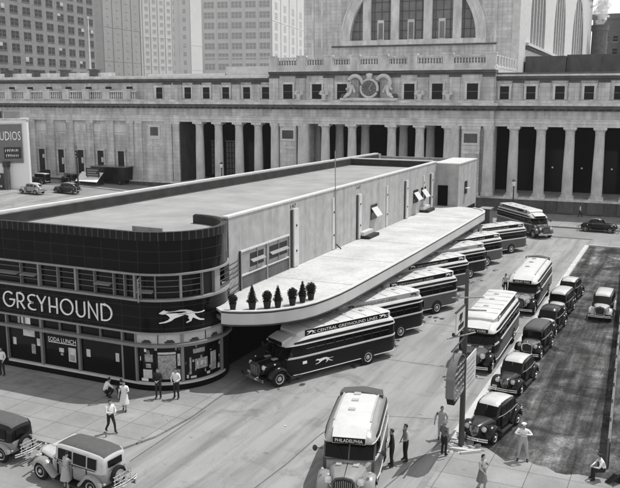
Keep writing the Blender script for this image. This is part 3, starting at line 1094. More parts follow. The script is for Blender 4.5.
# ------------------------------------------------------------------ skinned figures (people and statues share this)
def skin_mesh(J, E, rad, sub=1):
    """joints {name: (x,y,z)}, edges [(a,b)], radii {name: r or (rx,ry)}: one continuous surface"""
    names = list(J)
    ix = {n: i for i, n in enumerate(names)}
    me = bpy.data.meshes.new('fig')
    me.from_pydata([J[n] for n in names], [(ix[a], ix[b]) for a, b in E], [])
    ob = bpy.data.objects.new('fig', me)
    COL.objects.link(ob)
    ob.modifiers.new('s', 'SKIN').use_smooth_shade = True
    sv = me.skin_vertices[0].data
    for n in names:
        r = rad[n]
        sv[ix[n]].radius = r if isinstance(r, tuple) else (r, r)
        sv[ix[n]].use_root = (n == names[0])
    m = ob.modifiers.new('d', 'SUBSURF')
    m.levels = sub
    m.render_levels = sub
    dg = bpy.context.evaluated_depsgraph_get()
    dg.update()
    out = bpy.data.meshes.new_from_object(ob.evaluated_get(dg))
    bpy.data.objects.remove(ob)
    return out


def statue(parent, loc, flip):
    s = -1 if flip else 1
    J = {'hip': (0, 0, .35), 'sp': (.05 * s, 0, .8), 'ch': (.08 * s, 0, 1.2), 'nk': (.1 * s, -.05, 1.5), 'hd': (.12 * s, -.08, 1.68), 'tp': (.12 * s, -.08, 1.86),
         'e1': (.45 * s, -.1, 1.05), 'h1': (.75 * s, -.15, .9), 'e2': (-.35 * s, -.05, .95), 'h2': (-.55 * s, -.2, .55),
         'k1': (.55 * s, -.3, .45), 'f1': (.7 * s, -.35, -.05), 'k2': (.45 * s, -.4, .35), 'f2': (.95 * s, -.4, .0), 's1': (.32 * s, 0, 1.35), 's2': (-.18 * s, 0, 1.35)}
    E = [('hip', 'sp'), ('sp', 'ch'), ('ch', 'nk'), ('nk', 'hd'), ('hd', 'tp'), ('ch', 's1'), ('s1', 'e1'), ('e1', 'h1'), ('ch', 's2'), ('s2', 'e2'), ('e2', 'h2'),
         ('hip', 'k1'), ('k1', 'f1'), ('hip', 'k2'), ('k2', 'f2')]
    rad = {k: .17 for k in J}
    rad.update(hip=.34, sp=.3, ch=.3, nk=.1, hd=.15, tp=.1, k1=.2, k2=.2)
    me = skin_mesh(J, E, rad)
    me.materials.append(MATS['stone'])
    o = bpy.data.objects.new('statue', me)
    COL.objects.link(o)
    o.parent = parent
    o.location = loc
    o.scale = (1.15, 1.15, 1.3)
    return o


# ------------------------------------------------------------------ the railway station across the street
st_ = thing('railway_station', 'long stone railway station with colonnade, clock and arched hall windows', 'railway station', (-15.78, 114.58, 0), R(3.0))
def P(mb, name, m, parent=None, smooth=35):
    return mb.build(name, m, parent or st_, smooth=smooth)

UL, UR = -135.0, 34.0
PL, PR = -43.3, -8.95                      # projecting centre
WL = -60.0                                 # left wall ends, colonnade begins
Z0, ZC = 2.25, 12.05
P(MB().box(UL, UR, -.25, 1.6, 0, Z0 - .3), 'base_wall', 'stone_dirt_shade')
P(MB().box(UL, UR, -.35, 9.2, Z0 - .3, Z0 - .02), 'base_ledge', 'stone')
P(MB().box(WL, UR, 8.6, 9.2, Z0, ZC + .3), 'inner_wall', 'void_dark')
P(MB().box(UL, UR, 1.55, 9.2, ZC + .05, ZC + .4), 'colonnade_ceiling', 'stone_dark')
P(MB().box(WL - .6, WL, .2, 8.6, Z0, ZC), 'side_wall', 'stone_dirt_shade')
# entablature: architrave, frieze, cornice, for wings and centre
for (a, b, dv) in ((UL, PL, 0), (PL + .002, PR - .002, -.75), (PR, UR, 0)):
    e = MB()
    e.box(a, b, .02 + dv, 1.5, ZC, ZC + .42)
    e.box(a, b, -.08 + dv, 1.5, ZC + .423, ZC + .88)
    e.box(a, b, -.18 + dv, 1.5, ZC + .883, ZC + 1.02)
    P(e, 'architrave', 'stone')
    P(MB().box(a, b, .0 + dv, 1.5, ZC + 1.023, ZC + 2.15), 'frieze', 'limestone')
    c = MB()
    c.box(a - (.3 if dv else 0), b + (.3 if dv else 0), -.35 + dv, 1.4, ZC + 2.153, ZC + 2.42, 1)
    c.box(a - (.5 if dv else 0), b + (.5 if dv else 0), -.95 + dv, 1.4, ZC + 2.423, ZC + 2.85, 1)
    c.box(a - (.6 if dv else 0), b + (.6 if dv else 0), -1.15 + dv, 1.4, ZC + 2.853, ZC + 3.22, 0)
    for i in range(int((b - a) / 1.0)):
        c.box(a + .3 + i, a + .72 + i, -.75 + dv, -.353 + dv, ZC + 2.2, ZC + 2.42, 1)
    P(c, 'cornice', ['stone', 'stone_dirt_shade'], smooth=0)  # dark lower mouldings paint in the cornice shadow over the soot
    P(MB().box(a, b, -.25 + dv, 1.4, ZC + 3.223, ZC + 3.55), 'attic_base', 'stone')

# columns: tapered shaft with base and capital
def column_mb():
    c = MB()
    c.box(-.95, .95, -.95, .95, Z0 - .02, Z0 + .22)
    prof = [(0, Z0 + .22), (.90, Z0 + .22), (.93, Z0 + .32), (.90, Z0 + .42), (.80, Z0 + .46)]
    for i in range(11):
        t = i / 10
        prof.append((.74 - .13 * t + .02 * math.sin(PI * t), Z0 + .5 + (ZC - .95 - Z0 - .5) * t))
    prof += [(.66, ZC - .9), (.66, ZC - .82), (.62, ZC - .8), (.62, ZC - .6), (.72, ZC - .5), (.82, ZC - .30), (0, ZC - .30)]
    c.lathe(prof, n=26)
    c.box(-.86, .86, -.86, .86, ZC - .298, ZC - .003)
    return c
c0 = None
ucs = [-56.5, -53.0, -49.3, -45.9]
pcs = [-38.13, -34.25, -29.98, -23.82, -19.59, -15.4]
rcs = [-6.3, -2.63, 1.2, 5.06, 8.9, 12.8, 16.6, 20.4, 24.2, 28.0, 31.8]
for u, v in [(u, .75) for u in ucs + rcs] + [(u, .0) for u in pcs] + [(u + .25, 5.6) for u in pcs]:
    if c0 is None:
        c0 = P(column_mb(), 'column', 'stone')
        c0.location = (u, v, 0)
    else:
        copy_part(c0, (u, v, 0))
# pedestals under right-wing columns
for u in rcs:
    P(MB().box(u - 1.05, u + 1.05, -.45, -.253, 0.35, Z0 - .31), 'pedestal', 'stone_dirt_shade')
# piers flanking the centre with plaques
def pier(u0, u1, v0, plaque=True):
    P(MB().box(u0, u1, v0, .298, Z0, ZC), 'pier', 'limestone')
    P(MB().box(u0 - .06, u1 + .06, v0 - .08, .297, ZC - .45, ZC - .002), 'pier_capital', 'stone')
    P(MB().box(u0 - .08, u1 + .08, v0 - .1, .297, Z0 - .01, Z0 + .45), 'pier_base', 'stone')
    if plaque:
        m = (u0 + u1) / 2
        f = P(MB().box(m - 1.2, m + 1.2, v0 - .09, v0 - .003, 9.4, 11.3), 'plaque', 'stone_pale')
        b = MB().box(m - .95, m + .95, v0 - .10, v0 - .092, 9.7, 11.0)
        for i in range(7):
            for j in range(2):
                b.box(m - .85 + i * .25, m - .68 + i * .25, v0 - .13, v0 - .10, 9.8 + j * .62, 10.3 + j * .62)
        P(b, 'carved_panel', 'stone_dirt_shade', f, smooth=0)
        P(MB().box(m - 1.2, m + 1.2, v0 - .05, v0 - .003, 8.2, 8.45), 'string_course', 'stone')
        P(MB().box(m - 1.2, m + 1.2, v0 - .03, v0 - .003, 3.6, 8.0), 'wall_panel', 'limestone')
P(MB().box(-43.35, -37.0, .3, 2.3, Z0, ZC), 'pier', 'limestone')
P(MB().box(-15.2, -8.9, .3, 2.3, Z0, ZC), 'pier', 'limestone')
pier(-41.6, -38.9, -.55)
pier(-13.4, -10.8, -.55)
for u in (-42.6, -37.3 - .35, -14.45, -9.65):
    P(MB().lathe([(0, Z0), (.9, Z0), (.9, Z0 + .4), (.78, Z0 + .5), (.68, ZC - .95), (.70, ZC - .6), (.85, ZC - .3), (.85, ZC - .003), (0, ZC - .003)], n=22), 'half_column', 'stone').location = (u, -.1, 0)
# dark grille windows seen between the left columns
for u in (-57.6, -54.7):
    g = MB()
    for i in range(5):
        g.box(-1.1 + i * .55 - .05, -1.1 + i * .55 + .05, -.08, 0, 0, 5.5)
    for j in range(7):
        g.box(-1.15, 1.15, -.1, -.02, j * .9 - .05, j * .9 + .05)
    w = P(MB().box(-1.2, 1.2, .02, .06, -.2, 5.7), 'window', 'hall_glass')
    w.location = (u, 8.45, Z0 + .7)
    P(g, 'window_grille', 'black', w, smooth=0)
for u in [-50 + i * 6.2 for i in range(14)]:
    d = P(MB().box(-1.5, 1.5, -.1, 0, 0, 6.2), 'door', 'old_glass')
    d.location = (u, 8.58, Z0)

# left wall with pilasters and windows
P(MB().box(UL, -70.2, .55, 1.5, Z0, ZC), 'wall', 'limestone')
P(MB().box(-70.198, WL, .15, 1.5, Z0, ZC), 'wall', 'limestone')
for u in [-127.8 + 4.17 * i for i in range(14)]:
    P(MB().box(u - .62, u + .62, .22, .548, Z0, ZC - .4), 'pilaster', 'limestone')
    P(MB().box(u - .72, u + .72, .15, .548, ZC - .4, ZC - .003), 'pilaster_capital', 'stone')
for u in (-69.4, -67.7, -61.9, -60.5):
    P(MB().box(u - .6, u + .6, -.12, .148, Z0, ZC - .4), 'pilaster', 'limestone')
    P(MB().box(u - .7, u + .7, -.18, .148, ZC - .4, ZC - .003), 'pilaster_capital', 'stone')
f = P(MB().box(-65.9, -63.6, .06, .148, 9.1, 11.5), 'plaque', 'stone_pale')
P(MB().box(-65.5, -64.0, .03, .058, 9.7, 11.1), 'carved_panel', 'stone_dirt_shade', f)
P(MB().box(-66.3, -63.2, .09, .148, 8.0, 8.25), 'string_course', 'stone')
win = [-88.57 + 4.2 * i for i in range(-8, 5)]
for u in win:
    fr = MB()
    fr.box(u - .95, u - .63, .42, .548, 2.8, 6.9)
    fr.box(u + .63, u + .95, .42, .548, 2.8, 6.9)
    fr.box(u - 1.05, u + 1.05, .36, .548, 6.9, 7.15)
    fr.box(u - 1.05, u + 1.05, .36, .548, 2.6, 2.8)
    w = P(MB().box(u - .63, u + .63, .535, .549, 2.8, 6.9), 'window', 'black')
    P(fr, 'window_frame', 'limestone', w, smooth=0)
    if u < -75:
        P(MB().box(u + .05, u + .5, .528, .534, 4.2 + (u % 1.3), 5.4 + (u % 1.3) * .5), 'window_shade', 'paper', w)
    P(MB().box(u - 1.35, u + 1.35, .48, .548, 9.7, 9.95), 'string_course', 'stone')
    P(MB().box(u - 1.3, u + 1.3, .50, .548, 10.1, 11.4), 'wall_panel', 'stone')

# attic storey
def attic_window(u, v, w, z0, z1, frame=True):
    g = P(MB().box(u - w, u + w, v - .012, v - .002, z0, z1), 'attic_window', 'old_glass')
    P(MB().box(u - w, u + w, v - .025, v - .013, (z0 + z1) / 2 - .04, (z0 + z1) / 2 + .04), 'sash_bar', 'stone_dark', g)
    if frame:
        fr = MB()
        fr.box(u - w - .3, u - w, v - .14, v - .002, z0, z1)
        fr.box(u + w, u + w + .3, v - .14, v - .002, z0, z1)
        fr.box(u - w - .38, u + w + .38, v - .18, v - .002, z1, z1 + .32)
        P(fr, 'window_frame', 'stone', g, smooth=0)
ZA = ZC + 3.553
P(MB().box(UL, PL, .5, 1.4, ZA, 18.3), 'attic_wall', 'limestone')
P(MB().box(PR, UR, .5, 1.4, ZA, 18.3), 'attic_wall', 'limestone')
P(MB().box(PL + .003, PR - .003, -.35, 1.4, ZA, 19.2), 'attic_wall', 'limestone')
for u in (-63.7, -58.33, -54.93, -51.4, -47.71, -44.42, -7.83, -4.25, -.43, 3.33, 7.1, 10.9, 14.7, 18.5):
    attic_window(u, .5, .62, ZA + .15, 17.55)
for u in [-62.0 - .2, -60.2, -56.6, -53.1, -49.6, -46.1, -6.0, -2.4, 1.4, 5.2, 9.0, 12.8, 16.6]:
    P(MB().box(u - .7, u + .7, .36, .498, ZA, 18.0), 'attic_pilaster', 'limestone')
    P(MB().box(u - .78, u + .78, .30, .498, 18.0, 18.28), 'pilaster_capital', 'stone_dirt_shade')
for u in (-94.4, -90.29, -86.14, -81.99, -77.81, -73.73, -69.53, -98.6, -102.7, -106.9):
    attic_window(u, .5, .62, ZA + .15, 17.7, frame=False)
# balustrade in front of the left attic
def balustrade(u0, u1, v, z0, z1, posts, m='stone', side=False):
    b = MB()
    b.box(u0, u1, v - .22, v + .22, z1 - .22, z1)
    b.box(u0, u1, v - .20, v + .20, z0, z0 + .16)
    n = int((u1 - u0) / .42)
    for i in range(n):
        u = u0 + .21 + i * .42
        if any(abs(u - p) < .75 for p in posts):
            continue
        b.lathe([(.08, z0 + .16), (.14, z0 + .16 + (z1 - z0) * .3), (.07, z1 - .45), (.10, z1 - .22)], (u, v, 0), n=8)
    for p in posts:
        b.box(p - .72, p + .72, v - .32, v + .32, z0 - .002, z1 + .06)
        b.box(p - .80, p + .80, v - .40, v + .40, z1 + .06, z1 + .26)
    return P(b, 'balustrade', m)
balustrade(-112, -67.6, -.2, ZA - .05, 17.05, [-94.4, -90.3, -86.1, -82, -77.8, -73.7, -69.5, -98.6, -102.8, -107])
for (a, b, dv, z) in ((UL, PL, 0, 18.303), (PR, UR, 0, 18.303), (PL - .02, PR + .02, -.85, 19.203)):
    c = MB()
    c.box(a, b, .25 + dv, 1.4, z, z + .25, 1)
    c.box(a, b, -.05 + dv, 1.4, z + .253, z + .60, 1)
    c.box(a, b, -.2 + dv, 1.4, z + .603, z + .85, 0)
    P(c, 'attic_cornice', ['stone', 'stone_dirt_shade'], smooth=0)  # dark lower courses again paint soot and shade under the top slab
P(MB().box(UL, PL, .2, 30, 19.16, 19.4), 'roof', 'stone_pale')
P(MB().box(PR, UR, .2, 30, 19.16, 19.4), 'roof', 'stone_dirt_shade')
P(MB().box(PL, PR, .0, 22, 20.06, 20.3), 'roof', 'stone')
P(MB().box(PL + .1, PR - .1, -.8, 1.0, 20.06, 20.62), 'parapet_base', 'stone')
balustrade(PL, PR, -.35, 20.62, 21.9, [-42.6, -37.94, -33.67, -29.5, -25.2, -20.8, -15.67, -9.7])
P(MB().box(PL + .3, PR - 1.0, 1.02, 1.3, 20.31, 21.55), 'flashing_or_gap_shade', 'stone_dark')  # dark panel added behind the balusters so their gaps look shaded
sb = MB()
for v in [2.2 + i * 2.6 for i in range(7)]:
    sb.box(PR - .75, PR - .05, v, v + .7, 20.5, 21.95)
sb.box(PR - .6, PR - .15, 0.6, 20, 21.7, 21.9)
sb.box(PR - .6, PR - .15, 0.6, 20, 20.3, 20.55)
P(sb, 'balustrade', 'stone_pale', smooth=0)
P(MB().box(PR - .9, PR - .02, 1.402, 22, 18.2, 20.05), 'side_wall', 'stone_pale')
for u in (-40.27, -35.53, -31.49, -21.21, -17.11, -12.12):
    attic_window(u, -.35, .78, ZA + .15, 17.95)
for u in (-42.6, -38.1, -33.6, -29.6, -23.4, -19.2, -14.6, -9.9):
    P(MB().box(u - .75, u + .75, -.52, -.352, ZA, 18.85), 'attic_pilaster', 'limestone')
    P(MB().box(u - .85, u + .85, -.60, -.352, 18.85, 19.18), 'pilaster_capital', 'stone_dirt_shade')
# stone eagles on the cornice
def eagle_mb():
    e = MB()
    e.ball((0, -.2, .55), .36, 12, 8, sq=(1, .8, 1.4))
    e.ball((0, -.32, 1.22), .19, 10, 7)
    e.tube([(0, -.45, 1.22), (0, -.6, 1.15)], [.08, .02], 6)
    for s in (-1, 1):
        for i in range(5):
            a = R(20 + i * 19)
            e.tube([(s * .25, -.15, .75), (s * (.3 + .55 * math.cos(a)), -.12, .70 + .75 * math.sin(a))], [.13, .07], 6)
        e.box(s * .14 - .09, s * .14 + .09, -.4, -.1, 0, .25)
    e.box(-.5, .5, -.5, .2, -.02, .1)
    return e
e0 = None
for u in (-38.3, -34.2, -19.57, -15.5):
    if e0 is None:
        e0 = P(eagle_mb(), 'eagle', 'stone_pale')
        e0.location = (u, -.75, ZA)
    else:
        copy_part(e0, (u, -.75, ZA))
# the clock group
UC, ZK = -27.1, 17.3
ck = P(MB().lathe([(0, -.1), (1.12, -.1), (1.12, .1), (0, .1)], axis='y', n=40), 'clock_face', 'stone_dark')
ck.location = (UC, -.95, ZK)
mk = MB()
for h in range(12):
    a = R(h * 30)
    mk.bar((.78 * math.sin(a), -.12, .78 * math.cos(a)), (1.0 * math.sin(a), -.12, 1.0 * math.cos(a)), .09, .03)
P(mk, 'hour_marks', 'stone_pale', ck, smooth=0)
for a, L in ((R(150), .55), (R(35), .85)):
    P(MB().bar((0, -.14, 0), (L * math.sin(a), -.14, L * math.cos(a)), .07, .03), 'clock_hand', 'sign_white', ck, smooth=0)
P(MB().tube([(1.28 * math.cos(2 * PI * i / 40), 0, 1.28 * math.sin(2 * PI * i / 40)) for i in range(40)], .2, 8, closed=True), 'clock_wreath', 'stone', ck)
P(MB().box(UC - 4.4, UC + 4.4, -1.35, -.352, ZA - .05, ZA + .32), 'clock_plinth', 'stone')
P(MB().box(UC - 1.45, UC + 1.45, -.9, -.352, ZA + .32, ZK + .9), 'clock_back', 'stone_dirt_shade')
for s in (-1, 1):
    sw = MB()
    pts = [(UC + s * (1.1 + 1.05 * (1 - math.cos(t))), -1.0, ZK + .75 + 1.05 * math.sin(t)) for t in [R(x) for x in range(0, 215, 12)]]
    sw.tube(pts, [.2 + .1 * math.sin(PI * i / (len(pts) - 1)) for i in range(len(pts))], 8)
    P(sw, 'scroll', 'stone_pale')
    for q in range(6):
        pass
    statue(st_, (UC + s * 2.75, -.95, ZA + .3), s < 0)
    P(MB().ball((UC + s * 3.9, -.95, ZA + .6), .5, 10, 7, sq=(1, .7, .8)), 'garland', 'stone_dirt_shade')
P(MB().ball((UC, -.98, ZK + 1.75), .42, 10, 8, sq=(1, .6, 1.1)).ball((UC - .32, -.95, ZK + 1.95), .2, 8, 6).ball((UC + .32, -.95, ZK + 1.95), .2, 8, 6), 'crest', 'stone_pale')

# the great hall with its arched windows
VH, HL, HR, ZT = 22.4, -46.9, -9.15, 50.0
ucn, rw_, zw = -27.2, 11.0, 25.65
hall = MB()
n = 40
archp = [(ucn + rw_ * math.cos(PI * i / n), zw + rw_ * math.sin(PI * i / n) * 1.0) for i in range(n + 1)]
vs, fs = [], []
for i, (a, z) in enumerate(archp):                         # wall above the opening
    vs += [(a, VH, z), (a, VH, ZT), (a, VH + 1.3, z)]
for i in range(n):
    fs += [(3 * i, 3 * i + 1, 3 * i + 4, 3 * i + 3), (3 * i, 3 * i + 3, 3 * i + 5, 3 * i + 2)]
hall.add(vs, fs)
hall.box(HL, ucn - rw_, VH, VH + 1.3, 18.5, ZT)
hall.box(ucn + rw_, HR - 1.0, VH, VH + 1.3, 18.5, ZT)
hall.box(ucn - rw_ + .001, ucn + rw_ - .001, VH, VH + 1.3, 18.5, zw)
P(hall, 'hall_wall', 'limestone', smooth=30)
rim = MB()
for r0, r1, d in ((rw_, rw_ + .55, .35), (rw_ + .55, rw_ + 1.5, .2), (rw_ + 1.5, rw_ + 1.75, .32)):
    rim.loft([[(ucn + r * math.cos(PI * i / n), VH - q, zw + r * math.sin(PI * i / n)) for r, q in ((r0, .002), (r0, d), (r1, d), (r1, .002))] for i in range(n + 1)])
P(rim, 'arch_moulding', 'stone')
P(MB().box(ucn - rw_ - 3.4, ucn + rw_ + 3.4, VH - .4, VH - .002, 24.55, 24.8), 'string_course', 'stone_dirt_shade')
P(MB().box(ucn - rw_ - 1.7, ucn + rw_ + 1.7, VH - .3, VH - .002, 24.8, zw), 'window_sill', 'stone')
for u in (HL + 1.6, HL + 3.4, HR - 3.9):
    P(MB().box(u - .2, u + .2, VH - .1, VH - .002, 18.6, ZT), 'wall_strip', 'stone')
P(MB().box(HL + 3.2, ucn - rw_ - 3.6, VH - .14, VH - .002, 22.6, 22.8), 'string_course', 'stone')
mull = [ucn - 8.05, ucn - 3.0, ucn + 2.75, ucn + 7.75]
P_edges = [ucn - rw_] + mull + [ucn + rw_]
for a, b in zip(P_edges[:-1], P_edges[1:]):
    m = 14
    pts = [(a + (b - a) * i / m) for i in range(m + 1)]
    hz = lambda u: zw + math.sqrt(max(0, rw_ ** 2 - (u - ucn) ** 2))
    pane = MB().add([(u, VH + .8, zw) for u in pts] + [(u, VH + .8, hz(u)) for u in pts], [(i, i + 1, m + 2 + i, m + 1 + i) for i in range(m)])
    pn = P(pane, 'hall_window', 'hall_glass', smooth=0)
    gb = MB()
    k = max(2, int((b - a) / 1.05))
    for i in range(1, k):
        u = a + (b - a) * i / k
        gb.box(u - .05, u + .05, VH + .7, VH + .78, zw, hz(u))
    z = zw + 1.6
    while z < zw + rw_ - .5:
        half = math.sqrt(rw_ ** 2 - (z - zw) ** 2)
        x0, x1 = max(a, ucn - half), min(b, ucn + half)
        if x1 - x0 > .3:
            gb.box(x0, x1, VH + .68, VH + .78, z - .05, z + .05)
        z += 1.6
    P(gb, 'glazing_bars', 'stone_dirt_shade', pn, smooth=0)
    if b - a > 4:
        P(MB().box((a + b) / 2 - .75, (a + b) / 2 + .45, VH + .64, VH + .69, zw, zw + 3.4), 'window_door', 'stone', pn)
        P(MB().box((a + b) / 2 - .55, (a + b) / 2 + .25, VH + .60, VH + .635, zw + .2, zw + 2.9), 'window_door', 'hall_glass', pn)
for u in mull:
    P(MB().box(u - .72, u + .72, VH + .1, VH + .6, zw, zw + math.sqrt(rw_ ** 2 - (u - ucn) ** 2)), 'window_pier', 'stone')
# lit side of the hall with its three arched windows
VS = 215.0
side = MB()
arches = [(47.5, 11.5, 10.5), (91, 14.0, 12.5), (150, 22.0, 15.5)]
zs = 25.2
nn = 22
cuts = [VH]
for c, r, _ in arches:
    cuts += [c - r, c + r]
cuts.append(VS)
side.box(HR - 1.2, HR, VH - .02, VS, 18.5, zs)
for i in range(0, len(cuts), 2):
    side.box(HR - 1.2, HR, cuts[i] - (.02 if i == 0 else 0), cuts[i + 1], zs + .001, ZT)
for c, r, hh_ in arches:
    vs, fs = [], []
    for i in range(nn + 1):
        v, z = c + r * math.cos(PI * i / nn), zs + 4.5 + hh_ * math.sin(PI * i / nn)
        vs += [(HR, v, z), (HR, v, ZT), (HR - 1.2, v, z)]
    for i in range(nn):
        fs += [(3 * i, 3 * i + 1, 3 * i + 4, 3 * i + 3), (3 * i, 3 * i + 3, 3 * i + 5, 3 * i + 2)]
    side.add(vs, fs)
P(side, 'hall_wall', 'stone_pale', smooth=30)
P(MB().box(HR + .002, HR + .5, VH + 8, VS, zs - .5, zs), 'window_sill', 'stone_pale')
P(MB().box(HR + .002, HR + .25, VH + 8, VS, zs - 1.1, zs - .52), 'string_course', 'stone_dirt_shade')
for c, r, _ in arches:
    pn = P(MB().box(HR - 1.0, HR - .9, c - r, c + r, zs, ZT - 4), 'hall_window', 'old_glass')
    k = 5
    for i in range(1, k):
        v = c - r + 2 * r * i / k
        P(MB().box(HR - .85, HR - .1, v - .035 * r, v + .035 * r, zs, ZT - 4), 'window_pier', 'stone_pale', pn)
    gb = MB()
    for i in range(1, 2 * k):
        v = c - r + 2 * r * i / (2 * k)
        gb.box(HR - .89, HR - .8, v - .12, v + .12, zs, ZT - 4)
    P(gb, 'glazing_bars', 'stone_dark', pn, smooth=0)
P(MB().box(HL, HL + 1.2, VH + 1.3, VS, 18.5, ZT), 'hall_wall', 'limestone')
P(MB().box(HL, HR, VH, VS, ZT + .002, ZT + 1.5), 'roof', 'stone_dirt_shade')
# low blocks on the roofs of the wings
P(MB().box(-51.8, -43.5, 1.42, 9, 19.4, 20.75), 'roof_block', 'stone_pale')
P(MB().box(-66.5, -52.0, 1.42, 9, 19.4, 19.75), 'roof_block', 'stone_pale')
P(MB().box(-2.2, 26, 30.0, 60, 17, 23.0), 'roof_block', 'stone_dirt_shade')
P(MB().box(-8.9, -2.3, 29.0, 58, 17, 22.8), 'roof_block', 'stone_dirt_shade')
lamp = MB()
for i in range(7):
    P(MB().box(-116 + i * 6.2, -114.6 + i * 6.2, 2.2, 3.4, 19.4, 20.5).box(-116.2 + i * 6.2, -114.4 + i * 6.2, 2.0, 3.6, 20.5, 20.7), 'roof_vent', 'stone_dirt_shade', smooth=0)
P(MB().box(-119, -74, 2.7, 2.9, 19.4, 20.1), 'roof_railing', 'stone', smooth=0)
# wall lanterns between the right columns
for u in (-1.0, 2.9, 6.8):
    P(MB().ball((u, 1.9, 6.4), .13, 10, 8), 'wall_lantern', 'lamp_glass')

# ------------------------------------------------------------------ towers behind
def tower(name, label, cat, corner, ang, la, lb, h, material, wm, fa, fb, z0=20.0, dz=5.0, nz=12, ww=(2.6, 2.4), lights=2, frame='tower_pale', shades=0.0, top=None):
    """corner nearest the camera; face A runs left (-x local), face B runs back (+y local)"""
    t = thing(name, label, cat, (*corner, 0), ang)
    MB().box(-la, 0, 0, lb, 0, h).build('wall', material, t)
    MB().box(-la - .4, .4, -.4, lb + .4, h + .002, h + 2).build('cornice', material, t)
    for z in ((15.5, 38.0, 60.0) if name == 'skyscraper' else (15.5,)):
        MB().box(-la - .12, .12, -.12, lb + .12, z, z + .7).build('string_course', material, t)
    if name == 'skyscraper':
        for i in range(fa + 1):
            x = -la * i / max(1, fa)
            MB().box(x - .35, x + .35, -.35, -.002, 0, h).build('pier', material, t)
        for i in range(fb + 1):
            y = lb * i / max(1, fb)
            MB().box(.002, .35, y - .35, y + .35, 0, h).build('pier', material, t)
    def proto(axis):
        w, hh = ww
        m = MB()
        gap = .35
        pw = (w - gap * (lights - 1)) / lights
        for i in range(lights):
            x = -w / 2 + i * (pw + gap)
            if axis == 'a':
                m.box(x, x + pw, -.06, -.004, 0, hh)
            else:
                m.box(.004, .06, x, x + pw, 0, hh)
        if axis == 'a':
            m.box(-w / 2 - .15, w / 2 + .15, -.16, -.003, -.25, -.02, 1)
            m.box(-w / 2, w / 2, -.08, -.062, hh * .48, hh * .53, 1)
        else:
            m.box(.003, .16, -w / 2 - .15, w / 2 + .15, -.25, -.02, 1)
            m.box(.062, .08, -w / 2, w / 2, hh * .48, hh * .53, 1)
        return m, pw, gap, hh
    r3 = random.Random(len(label))
    for axis, n, L in (('a', fa, la), ('b', fb, lb)):
        if not n:
            continue
        m, pw, gap, hh = proto(axis)
        first = m.build('window', [wm, frame], t, smooth=0)
        sh = None
        k = 0
        for j in range(nz):
            for i in range(n):
                s = L * (i + .5) / n
                loc = (-s, 0, z0 + j * dz) if axis == 'a' else (0, s, z0 + j * dz)
                if k == 0:
                    first.location = loc
                    o = first
                else:
                    o = first.copy()
                    COL.objects.link(o)
                    o.parent = t
                    o.location = loc
                k += 1
                if r3.random() < shades:
                    q = hh * r3.uniform(.3, .7)
                    x = -ww[0] / 2 + r3.randrange(lights) * (pw + gap)
                    sm = MB().box(.061, .068, x, x + pw, hh - q, hh) if axis == 'b' else MB().box(x, x + pw, -.068, -.061, hh - q, hh)
                    sm.build('window_shade', 'shade_white', o, smooth=0)
    return t
hd = lambda deg, d: (d * math.sin(R(deg)), d * math.cos(R(deg)))
tower('hotel_building', 'brick hotel with rows of paired windows and white shades, at far left', 'hotel', (-218, 206), R(12.3), 40, 81, 78, 'hotel_brick', 'hotel_window', 0, 10, z0=18.5, dz=4.45, nz=10, ww=(4.8, 2.5), frame='stone_dark', shades=.16)
tower('skyscraper', 'dull grey tower slab squeezed between the brick hotel and the pale tower', 'skyscraper', hd(-39.0, 560), R(8), 40, 50, 150, 'tower_grey', 'tower_window_hazy', 5, 4, z0=20, dz=5.2, nz=12, ww=(2.0, 2.6), lights=1, frame='tower_grey')
tower('skyscraper', 'slender pale tower with many small paired windows right of the grey slab', 'skyscraper', (-390, 520), R(-11.5), 30, 39, 150, 'tower_pale', 'tower_window_hazy', 3, 5, z0=19, dz=5.6, nz=13, ww=(3.2, 2.2), lights=2)
tower('skyscraper', 'plain pale tower with a single column of windows, hazy behind the station', 'skyscraper', hd(-33.2, 760), R(-2), 26, 60, 170, 'tower_pale', 'tower_window_hazy', 2, 1, z0=20, dz=7.6, nz=13, ww=(3.0, 3.6), lights=2)
tower('skyscraper', 'broad hazy grey tower with groups of three windows left of the great hall', 'skyscraper', (-232, 443), R(12.3), 44, 86, 150, 'tower_pale', 'tower_window_hazy', 5, 4, z0=19, dz=6.1, nz=9, ww=(6.4, 3.6), lights=3)
tower('brick_building', 'dark brick building behind the white steam plume at the far right', 'building', hd(-3.9, 330), R(-3), 13.5, 40, 44, 'hotel_brick', 'hotel_window', 4, 0, z0=22, dz=4.6, nz=4, ww=(1.6, 2.0), lights=1, frame='stone')
tower('brick_building', 'tall narrow brown building rising at the far right edge of the skyline', 'building', hd(-2.0, 322), R(-3), 13.0, 40, 75, 'hotel_brick', 'hotel_window', 3, 0, z0=22, dz=4.6, nz=9, ww=(1.6, 2.0), lights=1, frame='stone')
